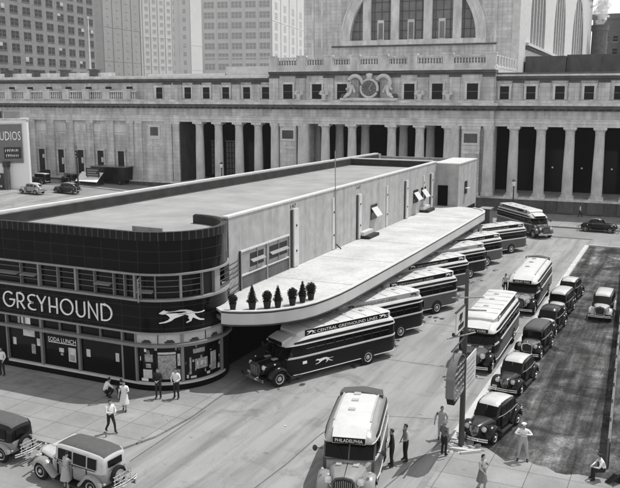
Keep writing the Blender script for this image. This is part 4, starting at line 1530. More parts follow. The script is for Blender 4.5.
# flagpole in front of the hotel, chimney with steam
fp = thing('flagpole', 'tall thin pale flagpole on the roof of the left wing', 'flagpole', (-115.5, 138, 19.4))
MB().lathe([(0, 0), (.34, 0), (.34, .5), (.22, .6), (.10, 12.5), (0, 12.6)], n=10).build('pole', 'white_trim', fp)
MB().ball((0, 0, 12.75), .2, 8, 6).build('finial', 'white_trim', fp)
ch = thing('chimney', 'round dark chimney giving off white steam behind the station', 'chimney', (*hd(-5.75, 280), 0))
MB().lathe([(0, 0), (3.0, 0), (2.4, 36), (2.7, 36.3), (2.7, 38), (2.0, 38.02), (1.9, 37.2), (0, 37)], n=20).build('stack', 'stone_dark', ch)
def puffs(name, label, cat, pts, material, seed):
    r4 = random.Random(seed)
    m = MB()
    for (x, y, z, r) in pts:
        for i in range(46):
            d = Vector((r4.gauss(0, 1), r4.gauss(0, 1), r4.gauss(0, 1))).normalized() * r * r4.uniform(.3, .95)
            m.ball((x + d.x, y + d.y, z + d.z), r * r4.uniform(.12, .34), 9, 6, jit=.09)
    o = m.build(name, material, smooth=180)
    return tag(o, label, cat)
cx, cy_ = hd(-5.75, 280)
puffs('steam_plume', 'white steam billowing above the round dark chimney', 'steam', [(cx, cy_, 39.0, 1.6), (cx + .3, cy_, 41, 2.2), (cx - .2, cy_, 43.4, 2.8), (cx + .6, cy_, 46, 2.9), (cx + 1.2, cy_, 48.8, 2.3), (cx - .6, cy_, 50.5, 1.6)], 'smoke_white', 3)
puffs('smoke_plume', 'dark wisps of smoke drifting around the white steam', 'smoke', [(cx - 2.3, cy_ - 4, 43.4, .8), (cx - 3.0, cy_ - 4, 45.4, .9), (cx - 4.0, cy_ - 4, 47.4, 1.0), (cx - 5.2, cy_ - 4, 48.6, .9), (cx - 6.4, cy_ - 4, 49.6, .8), (cx + 3.0, cy_ - 4, 47.0, .8), (cx + 2.2, cy_ - 4, 48.4, .7)], 'smoke_dark', 5)

# ------------------------------------------------------------------ wheels, fenders, lamps shared by all vehicles
def wheel(parent, x, y, r, w, rim='rim', holes=0, spokes=0, name='wheel'):
    """wheel > tyre, rim; y>0 is the left side; the outer face looks away from the body"""
    s = 1 if y > 0 else -1
    t = MB().lathe([(r * .60, -w * .42), (r * .80, -w * .5), (r * .95, -w * .42), (r, -w * .2), (r, w * .2), (r * .95, w * .42), (r * .80, w * .5), (r * .60, w * .42)], axis='y', n=28)
    o = t.build(name, 'rubber', parent, loc=(x, y, r))
    d = MB().lathe([(0, 0), (r * .18, .02 * s), (r * .2, -.01 * s), (r * .45, -.05 * s), (r * .55, .0), (r * .62, .01 * s), (r * .62, -.05 * s), (0, -.08 * s)], (0, s * w * .52, 0), axis='y', n=28)
    d.build('rim', rim, o)
    if holes:
        h = MB()
        for i in range(holes):
            a = 2 * PI * i / holes
            h.lathe([(0, 0), (r * .085, 0), (r * .085, .012 * s), (0, .012 * s)], (r * .4 * math.cos(a), s * (w * .52 - .03), r * .4 * math.sin(a)), axis='y', n=8)
        h.build('hand_holes', 'black', o, smooth=0)
    if spokes:
        h = MB()
        for i in range(spokes):
            a = 2 * PI * i / spokes
            h.bar((r * .1 * math.cos(a), s * (w * .53), r * .1 * math.sin(a)), (r * .58 * math.cos(a), s * (w * .54), r * .58 * math.sin(a)), .035)
        h.build('spokes', 'paint_light', o, smooth=0)
    MB().lathe([(0, .05 * s), (r * .12, .04 * s), (r * .16, 0), (0, 0)], (0, s * w * .54, 0), axis='y', n=14).build('hubcap', 'chrome', o)
    return o

def fender(parent, cx, cz, r, y0, y1, a0, a1, m, tail=None, crown=.07, name='fender', n=14):
    """curved mudguard round a wheel centre; a0 at the front, a1 at the rear (degrees from +x); y1 is the outer side"""
    s = 1 if y1 > y0 else -1
    rings = []
    def ring(px, pz, dx, dz, k=1.0):
        ym = (y0 + y1) / 2
        pr = [(y0, 0, 0), (y0 + (y1 - y0) * .25, crown * .75, 0), (ym, crown, 0), (y0 + (y1 - y0) * .8, crown * .75, 0), (y1 - s * .02, crown * .1, 0), (y1, -.09, 0),
              (y1 - s * .03, -.09, 0), (y1 - s * .05, -.03, 0), (ym, crown - .04, 0), (y0, -.035, 0)]
        return [(px + dx * q, y, pz + dz * q) for y, q, _ in pr]
    for i in range(n + 1):
        a = R(a0 + (a1 - a0) * i / n)
        rings.append(ring(cx + r * math.cos(a), cz + r * math.sin(a), math.cos(a), math.sin(a)))
    for (tx, tz, dx, dz) in (tail or []):
        rings.append(ring(tx, tz, dx, dz))
    return MB().loft(rings).build(name, m, parent, smooth=50)

def headlamp(parent, x, y, z, r=.13, shell='paint_black', post=.16):
    o = MB().lathe([(0, -r * 1.6), (r * .45, -r * 1.45), (r * .85, -r * .8), (r, -r * .1), (r * 1.04, 0), (0, .0)], (0, 0, 0), axis='x', n=18)
    o.tube([(-r * .4, 0, -r * .6), (-r * .4, -.12 * (1 if y > 0 else -1), -r - post)], .03, 6)
    h = o.build('headlight', shell, parent, loc=(x, y, z))
    MB().lathe([(0, .045), (r * .5, .035), (r * .86, .004), (0, .0)], axis='x', n=18).build('lens', 'lamp_glass', h)
    MB().tube([(0.0, r * math.cos(2 * PI * i / 20), r * math.sin(2 * PI * i / 20)) for i in range(20)], .016, 6, closed=True).build('lamp_rim', 'chrome', h)
    return h

def bumper(parent, x, hw, z, m='chrome', bow=.08, two=True):
    b = MB()
    for dz in ((0, .1) if two else (0,)):
        b.tube([(x - bow * (t * t), hw * t, z + dz) for t in [-1 + i / 6 for i in range(13)]], .035, 6)
    for y in (-.35, .35):
        b.box(x - .25, x + .02, y - .03, y + .03, z - .02, z + .12)
    return b.build('bumper', m, parent)

def ring_sec(x, pts):
    """half section (y,z) from bottom centre round to top -> closed ring"""
    left = [(x, y, z) for y, z in pts]
    right = [(x, -y, z) for y, z in reversed(pts) if y > 1e-4]
    return left + right


# ------------------------------------------------------------------ motor coach
def make_bus(label, group, style, sign=None, dest=None, body='bus_blue', stripe='bus_white', roof='bus_white', hood='bus_blue', rack=True, fend='paint_black', board='bus_blue',
             letters='sign_white', n_win=9, lower=None, rear_round=.35, XR=-5.1, roof_sides=None):
    t = thing('bus', label, 'bus', (0, 0, 0), 0, group)
    HW = 1.22
    XF = 3.55
    XA = XR + 2.55 if XR < -4 else XR + 1.75
    ZS, ZB, ZW, ZR = .52, 1.46, 2.22, 2.86
    def w_at(x):
        if x < XR + .7:
            q = (x - XR) / .7
            return HW * (1 - rear_round * (1 - math.sqrt(max(0, 1 - (1 - q) ** 2))))
        if x > 2.4:
            return HW * (1 - .13 * ((x - 2.4) / 1.2) ** 1.5)
        return HW
    xs = [XR, XR + .08, XR + .22, XR + .42, XR + .7] + [XR + .7 + (1.3 - XR) * q / 5 for q in range(1, 5)] + [2.0, 2.6, 3.1, XF]
    # lower panels, belt stripe and window band
    MB().loft([ring_sec(x, [(0, ZS), (w_at(x) - .06, ZS), (w_at(x), ZS + .1), (w_at(x), ZB), (0, ZB)]) for x in xs]).build('body', body, t)
    MB().loft([ring_sec(x, [(0, ZB + .002), (w_at(x) + .015, ZB + .002), (w_at(x) + .02, ZB + .05), (w_at(x) + .015, ZB + .10), (0, ZB + .10)]) for x in xs[:-1]] +
              [ring_sec(XF - .1, [(0, ZB + .002), (w_at(XF) + .015, ZB + .002), (w_at(XF) + .02, ZB + .05), (w_at(XF) + .015, ZB + .10), (0, ZB + .10)])]).build('belt_stripe', stripe, t)
    MB().loft([ring_sec(x, [(0, ZS - .06), (w_at(x) - .02, ZS - .06), (w_at(x) + .01, ZS - .03), (w_at(x) - .02, ZS - .002), (0, ZS - .002)]) for x in xs[2:-1]]).build('skirt_moulding', stripe if stripe != 'paint_dark' else body, t)
    xw = xs[:-1] + [3.15]
    MB().loft([ring_sec(x, [(0, ZB + .102), (w_at(x) - .03, ZB + .102), (w_at(x) - .08, ZW), (0, ZW)]) for x in xw]).build('window_band', lower or body, t)
    # side windows: each its own pane
    x0, x1 = XR + .75, 2.25
    pw = (x1 - x0) / n_win
    yw = HW - .052
    first = {}
    for s in (1, -1):
        for i in range(n_win):
            cx = x0 + pw * (i + .5)
            if s in first:
                copy_part(first[s], (cx, 0, 0))
                continue
            m = MB()
            q = pw * .42
            m.add([(-q, s * (yw + .018), ZB + .16), (q, s * (yw + .018), ZB + .16), (q, s * (yw - .022), ZW - .05), (-q, s * (yw - .022), ZW - .05),
                   (-q, s * (yw - .0), ZB + .16), (q, s * yw, ZB + .16), (q, s * (yw - .04), ZW - .05), (-q, s * (yw - .04), ZW - .05)],
                  [(0, 1, 2, 3), (4, 5, 6, 7), (0, 1, 5, 4), (1, 2, 6, 5), (2, 3, 7, 6), (3, 0, 4, 7)])
            o = m.build('window', 'car_glass', t, loc=(cx, 0, 0), smooth=0)
            first[s] = o
            MB().bar((-q, s * (yw + .004), (ZB + ZW) / 2 + .1), (q, s * (yw + .004), (ZB + ZW) / 2 + .1), .03).build('sash_bar', 'paint_mid', o, smooth=0)
    # front door and driver window
    for s in (1, -1):
        m = MB()
        m.add([(2.45, s * (w_at(2.45) - .03), ZB + .16), (3.05, s * (w_at(3.05) - .03), ZB + .16), (2.95, s * (w_at(2.95) - .07), ZW - .05), (2.45, s * (w_at(2.45) - .07), ZW - .05)], [(0, 1, 2, 3)])
        m.build('side_window', 'car_glass', t, smooth=0)
    dr = MB().add([(2.35, -(w_at(2.3) + .012), ZS + .08), (3.1, -(w_at(3.1) + .012), ZS + .08), (3.1, -(w_at(3.1) + .012), ZB - .02), (2.35, -(w_at(2.3) + .012), ZB - .02)], [(0, 1, 2, 3)])
    dr.build('door', 'paint_dark', t, smooth=0)
    # rear windows
    for y in (-.48, .48):
        MB().box(XR - .012, XR + .02, y - .4, y + .4, ZB + .22, ZW - .08).build('rear_window', 'car_glass', t, smooth=0)
    # windshield in two sloping panes with posts
    zt, zbm = ZW + .02, ZB + .05
    xb, xt = XF + .06, XF - .42
    wb_, wt_ = w_at(XF) - .04, w_at(3.1) - .10
    for s in (1, -1):
        m = MB()
        m.add([(xb - .0, s * .03, zbm), (xb - .13, s * wb_, zbm), (xt - .10, s * wt_, zt), (xt, s * .03, zt)], [(0, 1, 2, 3)])
        m.build('windshield', 'car_glass', t, smooth=0)
        MB().bar((xb - .14, s * (wb_ + .02), zbm - .02), (xt - .11, s * (wt_ + .02), zt + .02), .07).build('windshield_post', body, t)
        wip = MB().bar((xb + .0, s * .25, zbm + .05), (xt + .2, s * .5, zt - .25), .02)
        wip.build('wiper', 'black', t)
    MB().bar((xb + .01, 0, zbm), (xt + .01, 0, zt), .06).build('windshield_post', body, t)
    cow = MB().loft([ring_sec(XF - .3, [(0, .6), (w_at(XF) - .02, .6), (w_at(XF) - .02, zbm - .02), (0, zbm)]), ring_sec(XF + .12, [(0, .6), (.92, .6), (.92, zbm - .08), (0, zbm - .01)]),
                     ring_sec(XF + .22, [(0, .6), (.8, .6), (.78, zbm - .2), (0, zbm - .04)])])
    cow.build('cowl', hood, t)
    # roof: rounded, falling to the front and rear
    def rs(x, w, e, h):
        return ring_sec(x, [(0, e - .02), (w, e - .02), (w + .02, e + .06), (w * .95, e + (h - e) * .5), (w * .82, e + (h - e) * .78), (w * .55, e + (h - e) * .94), (0, h)])
    e = ZW
    RS = [(XR - .0, w_at(XR) - .08, 2.42), (XR + .10, w_at(XR + .1) - .07, 2.58), (XR + .3, w_at(XR + .3) - .07, 2.72), (XR + .7, HW - .07, 2.82), (XR + 1.5, HW - .07, ZR), (XR * .3 + .5, HW - .07, ZR), (1.8, HW - .07, ZR),
          (2.5, w_at(2.5) - .07, 2.80), (3.0, w_at(3.0) - .07, 2.66), (3.3, w_at(3.3) - .08, 2.5), (3.52, w_at(3.5) - .14, 2.32)]
    MB().loft([rs(x, w, e, h) for x, w, h in RS]).build('roof', roof_sides or roof, t, smooth=60)
    for s in (1, -1):
        MB().tube([(x, s * (w + .03), e + .02) for x, w, h in RS[1:]], .025, 6).build('drip_rail', stripe, t)
        MB().loft([[(x, s * (w + .005), e + .10), (x, s * (w + .025), e + .10), (x, s * (w * .985 + .02), e + (h - e) * .40), (x, s * w * .96, e + (h - e) * .40)] for x, w, h in RS[2:9]]).build('roof_stripe', lower or body, t)
    for i, x in enumerate((XR + 1.0 + (0 if XR < -4 else .3), XR + 2.1, XR + 3.2) if XR > -4 else (-3.2, -1.7, .2)):
        v = MB().box(x - .16, x + .16, -.35 + .0 * i, .02, (3.02 if rack else ZR - .03), (3.10 if rack else ZR + .06), top=.8)
        v.build('roof_vent', 'bus_cream', t)
    # luggage deck with name boards
    if rack:
        d = MB()
        d.loft([ring_sec(x, [(0, z0), (w, z0), (w, z1), (w - .1, z1 + .03), (0, z1 + .05)]) for x, w, z0, z1 in ((-4.75, .80, 2.60, 2.96), (-4.5, .98, 2.56, 3.0), (2.2, .98, 2.56, 3.0), (2.45, .93, 2.56, 2.95), (2.62, .80, 2.56, 2.84))])
        dk = d.build('luggage_deck', roof, t)
        for x in (-3.8, -2.7, -1.6, -.5, .6, 1.7):
            MB().box(x - .03, x + .03, -.88, .88, 3.01, 3.055).build('deck_strap', 'bus_cream', dk, smooth=0)
        for s in (1, -1):
            bo = MB().box(-4.4, 2.15, s * .985 - .012, s * .985 + .012, 2.60, 3.0).build('name_board', board, t, smooth=0)
            if sign:
                fr = (lambda x, z, l: (1.25 - x, .998 + l, 2.715 + z)) if s > 0 else (lambda x, z, l: (-3.5 + x, -.998 - l, 2.715 + z))
                place_text('lettering', sign, .19 if len(sign) > 18 else .15, 4.75 if len(sign) > 18 else 3.6, fr, letters if len(sign) > 18 else ('rim' if letters == 'sign_white' else letters), bo, lift=.004)
                fd = (lambda x, z, l: (1.38 + x * .65, s * (.998 + l), 2.72 + (z - .2) * .42))
                dog_mb(fd, .001, .012).build('dog_emblem', letters, bo, smooth=0)
                fd2 = (lambda x, z, l: (-4.3 + x * .65, s * (.998 + l), 2.72 + (z - .2) * .42))
                dog_mb(fd2, .001, .012).build('dog_emblem', letters, bo, smooth=0)
        lad = MB()
        for y in (-.42, .42):
            lad.tube([(XR - .06, y, .75), (XR - .06, y, 2.3), (XR + .35, y * .9, 2.95)], .022, 6)
        for i in range(7):
            z = .85 + i * .24
            lad.tube([(XR - .06, -.42, z), (XR - .06, .42, z)], .018, 6)
        lad.build('ladder', 'dark_metal', t)
    else:
        for s in (1, -1):
            MB().loft([[(x, s * (w * .66), h - .075), (x, s * (w * .66), h + .01), (x, s * (w * .72), h - .0), (x, s * (w * .72), h - .11)] for x, w, h in RS[3:8]]).build('roof_rail', 'bus_cream', t)
        if roof_sides:
            MB().loft([ring_sec(x, [(0, h - .2), (w * .70, h - .2), (w * .72, h - .055), (w * .52, h + .004), (0, h + .02)]) for x, w, h in RS[3:9]]).build('roof_panel', roof, t, smooth=50)
        MB().loft([ring_sec(x, [(0, h - .05), (w, h - .16), (w, h + .02), (0, h + .14)]) for x, w, h in ((XR + .02, .70, 2.6), (XR + .3, .92, 2.76), (XR + 1.0, 1.0, 2.84), (XR + 1.15, 1.0, 2.80))]).build('luggage_cover', 'fabric_roof', t)
    # dog on the flank, running to the front
    if style != 'plain':
        for s in (1, -1):
            dog_mb(lambda x, z, l: (.3 + x * 1.25, s * (HW + .002 + l), ZS + .22 + z * .62), .0, .01).build('dog_emblem', letters, t, smooth=0)
            MB().box(2.2, 2.5, s * HW - .01 + s * .02, s * HW + .01 + s * .02, ZB - .38, ZB - .22).build('badge', letters, t, smooth=0)
    # destination box over the windshield
    db = MB().loft([ring_sec(x, [(0, z0), (w, z0 - .02), (w, z1), (0, z1)]) for x, w, z0, z1 in ((2.9, .74, 2.44, 2.72), (3.3, .72, 2.26, 2.59), (3.58, .70, 2.22, 2.48))]).build('destination_box', roof, t)
    MB().box(3.583, 3.60, -.68, .68, 2.23, 2.47).build('destination_blind', board, db, smooth=0)
    if dest:
        place_text('lettering', dest, .15, 1.16, lambda x, z, l: (3.60 + l, -.58 + x, 2.275 + z), letters, db, lift=.006)
    # hood, radiator, front fenders
    HS = [(XF + .1, .84, 1.46, .78), (XF + .3, .78, 1.45, .78), (XF + .7, .68, 1.42, .78), (XF + 1.15, .56, 1.38, .76), (XF + 1.42, .47, 1.34, .74)]
    def hs(x, w, h, z0):
        return ring_sec(x, [(0, z0), (w, z0), (w, h - .32), (w * .93, h - .14), (w * .7, h - .03), (0, h)])
    MB().loft([hs(*q) for q in HS]).build('hood', hood, t, smooth=50)
    MB().bar((XF + .25, 0, 1.455), (XF + 1.4, 0, 1.345), .03).build('hood_hinge', 'chrome', t)
    for s in (1, -1):
        lv = MB()
        for i in range(9):
            x = XF + .35 + i * .085
            w = .78 - (x - XF - .3) * .27
            lv.box(x, x + .035, s * (w + .001) - .012, s * (w + .001) + .012, .92, 1.14)
        lv.build('louvres', 'dark_metal', t, smooth=0)
        MB().box(XF + .15, XF + .5, s * .36 - .12, s * .36 + .12, 1.42, 1.478).build('hood_vent', 'bus_cream', t)
    gx = XF + 1.42
    gr = MB().extrude([(gx + .002, y, z) for y, z in ((-.36, .62), (.36, .62), (.47, .85), (.46, 1.22), (.34, 1.36), (0, 1.42), (-.34, 1.36), (-.46, 1.22), (-.47, .85))], (.09, 0, 0)).build('radiator', 'rim_dark', t, smooth=0)
    gi = MB().extrude([(gx + .093, y, z) for y, z in ((-.30, .68), (.30, .68), (.40, .88), (.39, 1.18), (.28, 1.30), (0, 1.35), (-.28, 1.30), (-.39, 1.18), (-.40, .88))], (.004, 0, 0))
    gi.build('grille', 'black', gr, smooth=0)
    gb = MB()
    for i in range(9):
        y = -.32 + i * .08
        gb.bar((gx + .10, y, .72), (gx + .10, y, 1.3 - abs(y) * .25), .016)
    gb.build('grille_bars', 'rim', gr, smooth=0)
    for s in (1, -1):
        fender(t, 4.05, .50, .60, s * .55, s * 1.20, 8, 160, fend, tail=[(3.28, .50, -.9, .4), (3.05, .42, -.5, .8)], crown=.10)
        headlamp(t, 4.86, s * .66, 1.20, .16, 'chrome')
        MB().ball((4.3, s * .98, 1.36), .07, 10, 7).build('marker_lamp', 'chrome', t)
        # rear wheel arch
        fender(t, XA, .50, .58, s * .8, s * 1.235, 5, 175, lower or body, crown=.03, name='wheel_arch')
        MB().lathe([(0, 0), (.55, 0), (.55, .012), (0, .012)], (XA, s * 1.218 - .006, .5), axis='y', n=26).build('wheel_well', 'black', t, smooth=0)
        wheel(t, 4.05, s * 1.0, .48, .26, 'rim', holes=8)
        wheel(t, XA, s * 1.11, .48, .30, 'rim', holes=8)
        MB().bar((3.2, s * 1.16, 1.75), (3.45, s * 1.42, 1.85), .03).ball((3.47, s * 1.45, 1.86), .11, 10, 7, sq=(.4, 1, 1.3)).build('mirror', 'dark_metal', t)
        MB().box(2.5, 3.35, s * 1.0 - .2, s * 1.0 + .2, .36, .42).build('step', 'dark_metal', t)
        MB().ball((XR - .02, s * .85, .85), .07, 8, 6).build('tail_lamp', 'chrome', t)
    bumper(t, 5.28, 1.08, .52, 'chrome')
    bumper(t, XR - .16, 1.05, .55, 'chrome', bow=-.1)
    MB().box(4.98, 5.03, -.75, -.42, .62, .76).build('number_plate', 'paper', t)
    MB().box(XR - .03, XR - .01, .5, .95, .9, 1.06).build('number_plate', 'paper', t)
    MB().box(XR + .3, 4.6, -.7, .7, .34, .46).build('chassis', 'black', t)
    return t

def seat(t, x, y, deg):
    """deg: heading of the nose, measured from +x"""
    t.location = (x, y, 0.012)
    t.rotation_euler.z = R(deg)
    return t

G_SLOT = 'buses nosed in under the canopy'
b1 = make_bus('dark bus with a white dog on its flank, nosed in nearest the rounded front', G_SLOT, 'dog', 'CENTRAL GREYHOUND LINES')
def place_rear(t, x, y, a):
    """near rear corner (left side) of the bus at x, y; a = heading of the tail from the nose"""
    d = Vector((math.cos(R(a)), math.sin(R(a)), 0))
    left = Vector((d.y, -d.x, 0)) * -1
    left = Vector((-(-d.y), -d.x, 0))
    p = Vector((x, y, 0)) - d * 5.1 - left * 1.2
    return seat(t, p.x, p.y, a + 180)
place_rear(b1, -15.75, 47.0, 62.5)
b2 = make_bus('round tailed bus with a pale name board, second along the canopy', G_SLOT, 'plain', 'GREYHOUND LINES', rear_round=.6, board='bus_cream', letters='black')
place_rear(b2, -15.7, 53.1, 62.5)
b3 = make_bus('grey sided bus third along the canopy, its tail behind the sign pole top', G_SLOT, 'plain', 'GREYHOUND LINES', body='bus_grey', lower='bus_blue')
place_rear(b3, -15.2, 60.2, 62.5)
b4 = clone(b3, label='grey sided bus fourth along the canopy from the rounded tile front')
place_rear(b4, -15.9, 66.7, 62.5)
b5 = clone(b2, label='dark round tailed bus fifth along the canopy, between two grey sided buses')
place_rear(b5, -15.8, 73.0, 62.5)
b6 = clone(b3, label='grey sided bus sixth along the canopy, overlapping the last one by the kerb')
place_rear(b6, -15.6, 78.9, 62.5)
b7 = clone(b3, label='grey sided bus farthest along the canopy, its whole flank and rear wheel showing')
place_rear(b7, -14.6, 86.3, 58)
b8 = make_bus('pale roofed bus turning out by the station street, nose to the right', 'buses standing in the open yard', 'plain', 'GREYHOUND LINES', body='bus_grey', lower='bus_blue', fend='bus_grey', hood='bus_grey')
seat(b8, -17.2, 98.3, -50)
b9 = make_bus('white roofed bus with ASBURY PARK over its windshield, parked along the far kerb', 'buses standing in the open yard', 'plain', None, 'ASBURY PARK', rack=False, hood='paint_grey', body='bus_blue')
seat(b9, -10.72, 64.9, -89)
b10 = make_bus('white roofed bus facing the camera behind the hanging sign pole', 'buses standing in the open yard', 'plain', 'GREYHOUND LINES', 'NEW YORK', hood='bus_grey')
seat(b10, -10.8, 50.6, -89)
b11 = make_bus('grey hooded bus with bare white roof in the foreground, cut by the bottom edge', 'buses standing in the open yard', 'plain', None, 'PHILADELPHIA', rack=False, hood='paint_grey', body='bus_grey', lower='bus_blue', fend='paint_grey', XR=-1.7, n_win=4, roof_sides='paint_grey', board='bus_blue')
seat(b11, -12.66, 32.55, -75.8)


# ------------------------------------------------------------------ motor cars
def make_car(label, group, kind='sedan', body='paint_black', roof='paint_mid', hood=None, fend=None, lower=None, rim='rim', spokes=0, spare=False, cat='car', visor=False, name='parked_car'):
    t = thing(name, label, cat, (0, 0, 0), 0, group)
    hood = hood or body
    fend = fend or body
    lower = lower or body
    box = kind == 'boxy'
    coupe = kind == 'coupe'
    r = .36 if not box else .39
    xfr, xre = 1.42, -1.42
    # lower body
    if box:
        LS = [(-1.98, .50, .55, 1.02), (-1.92, .62, .48, 1.10), (-1.6, .68, .46, 1.12), (-.8, .71, .46, 1.12), (.2, .70, .46, 1.12), (.72, .62, .46, 1.12)]
    elif coupe:
        LS = [(-2.1, .30, .55, .72), (-1.9, .50, .48, .90), (-1.4, .64, .45, 1.02), (-.7, .70, .44, 1.08), (.1, .69, .44, 1.08), (.62, .60, .46, 1.08)]
    else:
        LS = [(-2.15, .34, .55, .80), (-1.98, .55, .48, .98), (-1.5, .68, .45, 1.08), (-.7, .73, .44, 1.10), (.2, .71, .44, 1.10), (.72, .62, .46, 1.10)]
    MB().loft([ring_sec(x, [(0, z0), (w * .92, z0), (w, z0 + .12), (w, z1 - .12), (w * .96, z1), (0, z1 + .01)]) for x, w, z0, z1 in LS]).build('body', lower, t, smooth=50)
    # upper body: cabin shell and roof
    if box:
        US = [(-1.97, .56, 1.02, 1.50), (-1.93, .61, 1.0, 1.66), (-1.75, .655, 1.0, 1.755), (-1.2, .67, 1.0, 1.79), (-.3, .67, 1.0, 1.80), (.35, .655, 1.0, 1.775), (.55, .64, 1.0, 1.72), (.62, .63, 1.0, 1.60), (.66, .60, 1.0, 1.09)]
    elif coupe:
        US = [(-1.25, .50, .98, 1.04), (-1.05, .56, .98, 1.38), (-.85, .60, .98, 1.54), (-.4, .62, .98, 1.60), (.05, .61, .98, 1.58), (.25, .59, .98, 1.50), (.62, .57, .98, 1.08)]
    else:
        US = [(-2.0, .42, .92, .98), (-1.78, .52, .95, 1.24), (-1.45, .60, .98, 1.48), (-1.0, .65, 1.0, 1.62), (-.3, .66, 1.0, 1.68), (.2, .64, 1.0, 1.65), (.42, .62, 1.0, 1.58), (.72, .60, 1.0, 1.30), (.86, .58, 1.0, 1.08)]
    def us(x, w, z0, h):
        k = .55 if box else .62
        zz = z0 + (h - z0) * k
        return ring_sec(x, [(0, z0), (w + .03, z0), (w * .985, zz), (w * .93, h - .06), (w * .80, h - .015), (w * .4, h + .02), (0, h + .03)])
    MB().loft([us(*q) for q in US]).build('cabin', body, t, smooth=60)
    # fabric roof insert, following the roof
    n0, n1 = (1, len(US) - 2) if box else (2, len(US) - 2) if not coupe else (1, len(US) - 1)
    RI = [q for q in US[n0:n1 + 1]]
    MB().loft([[(x, w * .84, h - .045), (x, w * .79, h + .006), (x, w * .4, h + .034), (x, 0, h + .044), (x, -w * .4, h + .034), (x, -w * .79, h + .006), (x, -w * .84, h - .045)] for x, w, z0, h in RI], closed=False).build('roof', roof, t, smooth=60)
    # windows
    def side_pane(x0, x1, zb, zt, w0, s, slope=.0, nm='window'):
        m = MB().add([(x0, s * (w0 + .012), zb), (x1, s * (w0 + .012), zb), (x1 - slope, s * (w0 - .035), zt), (x0, s * (w0 - .035), zt)], [(0, 1, 2, 3)])
        return m.build(nm, 'car_glass', t, smooth=0)
    for s in (1, -1):
        if box:
            side_pane(-1.68, -1.2, 1.16, 1.60, .70, s)
            side_pane(-1.12, -.42, 1.16, 1.62, .70, s)
            side_pane(-.34, .42, 1.16, 1.62, .70, s)
        elif coupe:
            side_pane(-.72, .12, 1.12, 1.45, .622, s, .06)
        else:
            side_pane(-1.42, -.95, 1.14, 1.42, .655, s)
            side_pane(-.88, -.2, 1.14, 1.50, .678, s)
            side_pane(-.12, .48, 1.14, 1.50, .665, s, .14)
        ln = MB()
        xd = (-1.15, -.38, .46) if not coupe else (-.78, .18)
        for x in xd:
            ln.box(x - .008, x + .008, s * .70 - .035, s * .70 + .035, .52, 1.08)
        ln.build('door_seam', 'black', t, smooth=0)
        for x in ((-.5, .34) if not coupe else (-.6,)):
            MB().box(x - .07, x + .07, s * .745 - .02, s * .745 + .02, 1.0, 1.03).build('door_handle', 'chrome', t)
        MB().loft([ring_sec(0, [(0, 0), (.001, 0), (0, .001)])] * 2) if False else None
        mb = MB()
        mb.tube([(x, s * (w + .012), 1.09 if not coupe else 1.07) for x, w, z0, z1 in LS[2:]], .018, 6)
        mb.build('belt_moulding', 'paint_grey' if body != 'paint_light' else 'paint_dark', t)
    if box:
        MB().add([(.675, -.56, 1.14), (.675, .56, 1.14), (.60, .56, 1.62), (.60, -.56, 1.62)], [(0, 1, 2, 3)]).build('windshield', 'car_glass', t, smooth=0).location.x = .035
        MB().box(-2.02, -1.975, -.36, .36, 1.22, 1.50).build('rear_window', 'car_glass', t, smooth=0)
        MB().box(.60, .86, -.60, .60, 1.60, 1.63).build('sun_visor', body, t) if visor else None
    elif coupe:
        MB().add([(.60, -.48, 1.12), (.60, .48, 1.12), (.30, .50, 1.48), (.30, -.50, 1.48)], [(0, 1, 2, 3)]).build('windshield', 'car_glass', t, smooth=0).location.x = .03
        MB().add([(-1.20, -.3, 1.16), (-1.20, .3, 1.16), (-1.05, .3, 1.40), (-1.05, -.3, 1.40)], [(0, 1, 2, 3)]).build('rear_window', 'car_glass', t, smooth=0).location.x = -.02
    else:
        for s in (1, -1):
            MB().add([(.89, s * .004, 1.10), (.83, s * .53, 1.10), (.47, s * .55, 1.53), (.52, s * .004, 1.56)], [(0, 1, 2, 3)]).build('windshield', 'car_glass', t, smooth=0).location.x = .06
        MB().add([(-1.83, -.28, 1.24), (-1.83, .28, 1.24), (-1.55, .28, 1.46), (-1.55, -.28, 1.46)], [(0, 1, 2, 3)]).build('rear_window', 'car_glass', t, smooth=0).location.x = -.02
    # hood and grille
    if box:
        HS = [(.64, .60, 1.10), (1.1, .50, 1.10), (1.6, .39, 1.09), (1.86, .34, 1.08)]
    else:
        HS = [(.62 if coupe else .80, .58, 1.08), (1.1, .50, 1.07), (1.6, .37, 1.03), (1.95, .26, .97), (2.06, .20, .92)]
    MB().loft([ring_sec(x, [(0, .50), (w, .50), (w, h - .22), (w * .92, h - .08), (w * .6, h - .01), (0, h + .015)]) for x, w, h in HS]).build('hood', hood, t, smooth=60)
    for s in (1, -1):
        lv = MB()
        for i in range(5 if box else 6):
            x = .95 + i * (.16 if box else .1)
            w = .53 - (x - .95) * .22 + .008
            lv.box(x, x + (.09 if box else .05), s * w - .012, s * w + .012, .68, .96)
        lv.build('louvres', 'dark_metal', t, smooth=0)
    if box:
        g = MB().extrude([(1.862, y, z) for y, z in ((-.32, .52), (.32, .52), (.36, .80), (.33, 1.02), (.2, 1.10), (0, 1.13), (-.2, 1.10), (-.33, 1.02), (-.36, .80))], (.07, 0, 0)).build('radiator', 'chrome', t, smooth=0)
        MB().extrude([(1.935, y, z) for y, z in ((-.26, .56), (.26, .56), (.30, .80), (.27, .98), (0, 1.06), (-.27, .98), (-.30, .80))], (.006, 0, 0)).build('grille', 'dark_metal', g, smooth=0)
        MB().lathe([(0, 1.13), (.05, 1.13), (.05, 1.18), (.02, 1.24), (0, 1.24)], (1.9, 0, 0), n=10).build('radiator_cap', 'chrome', t)
    else:
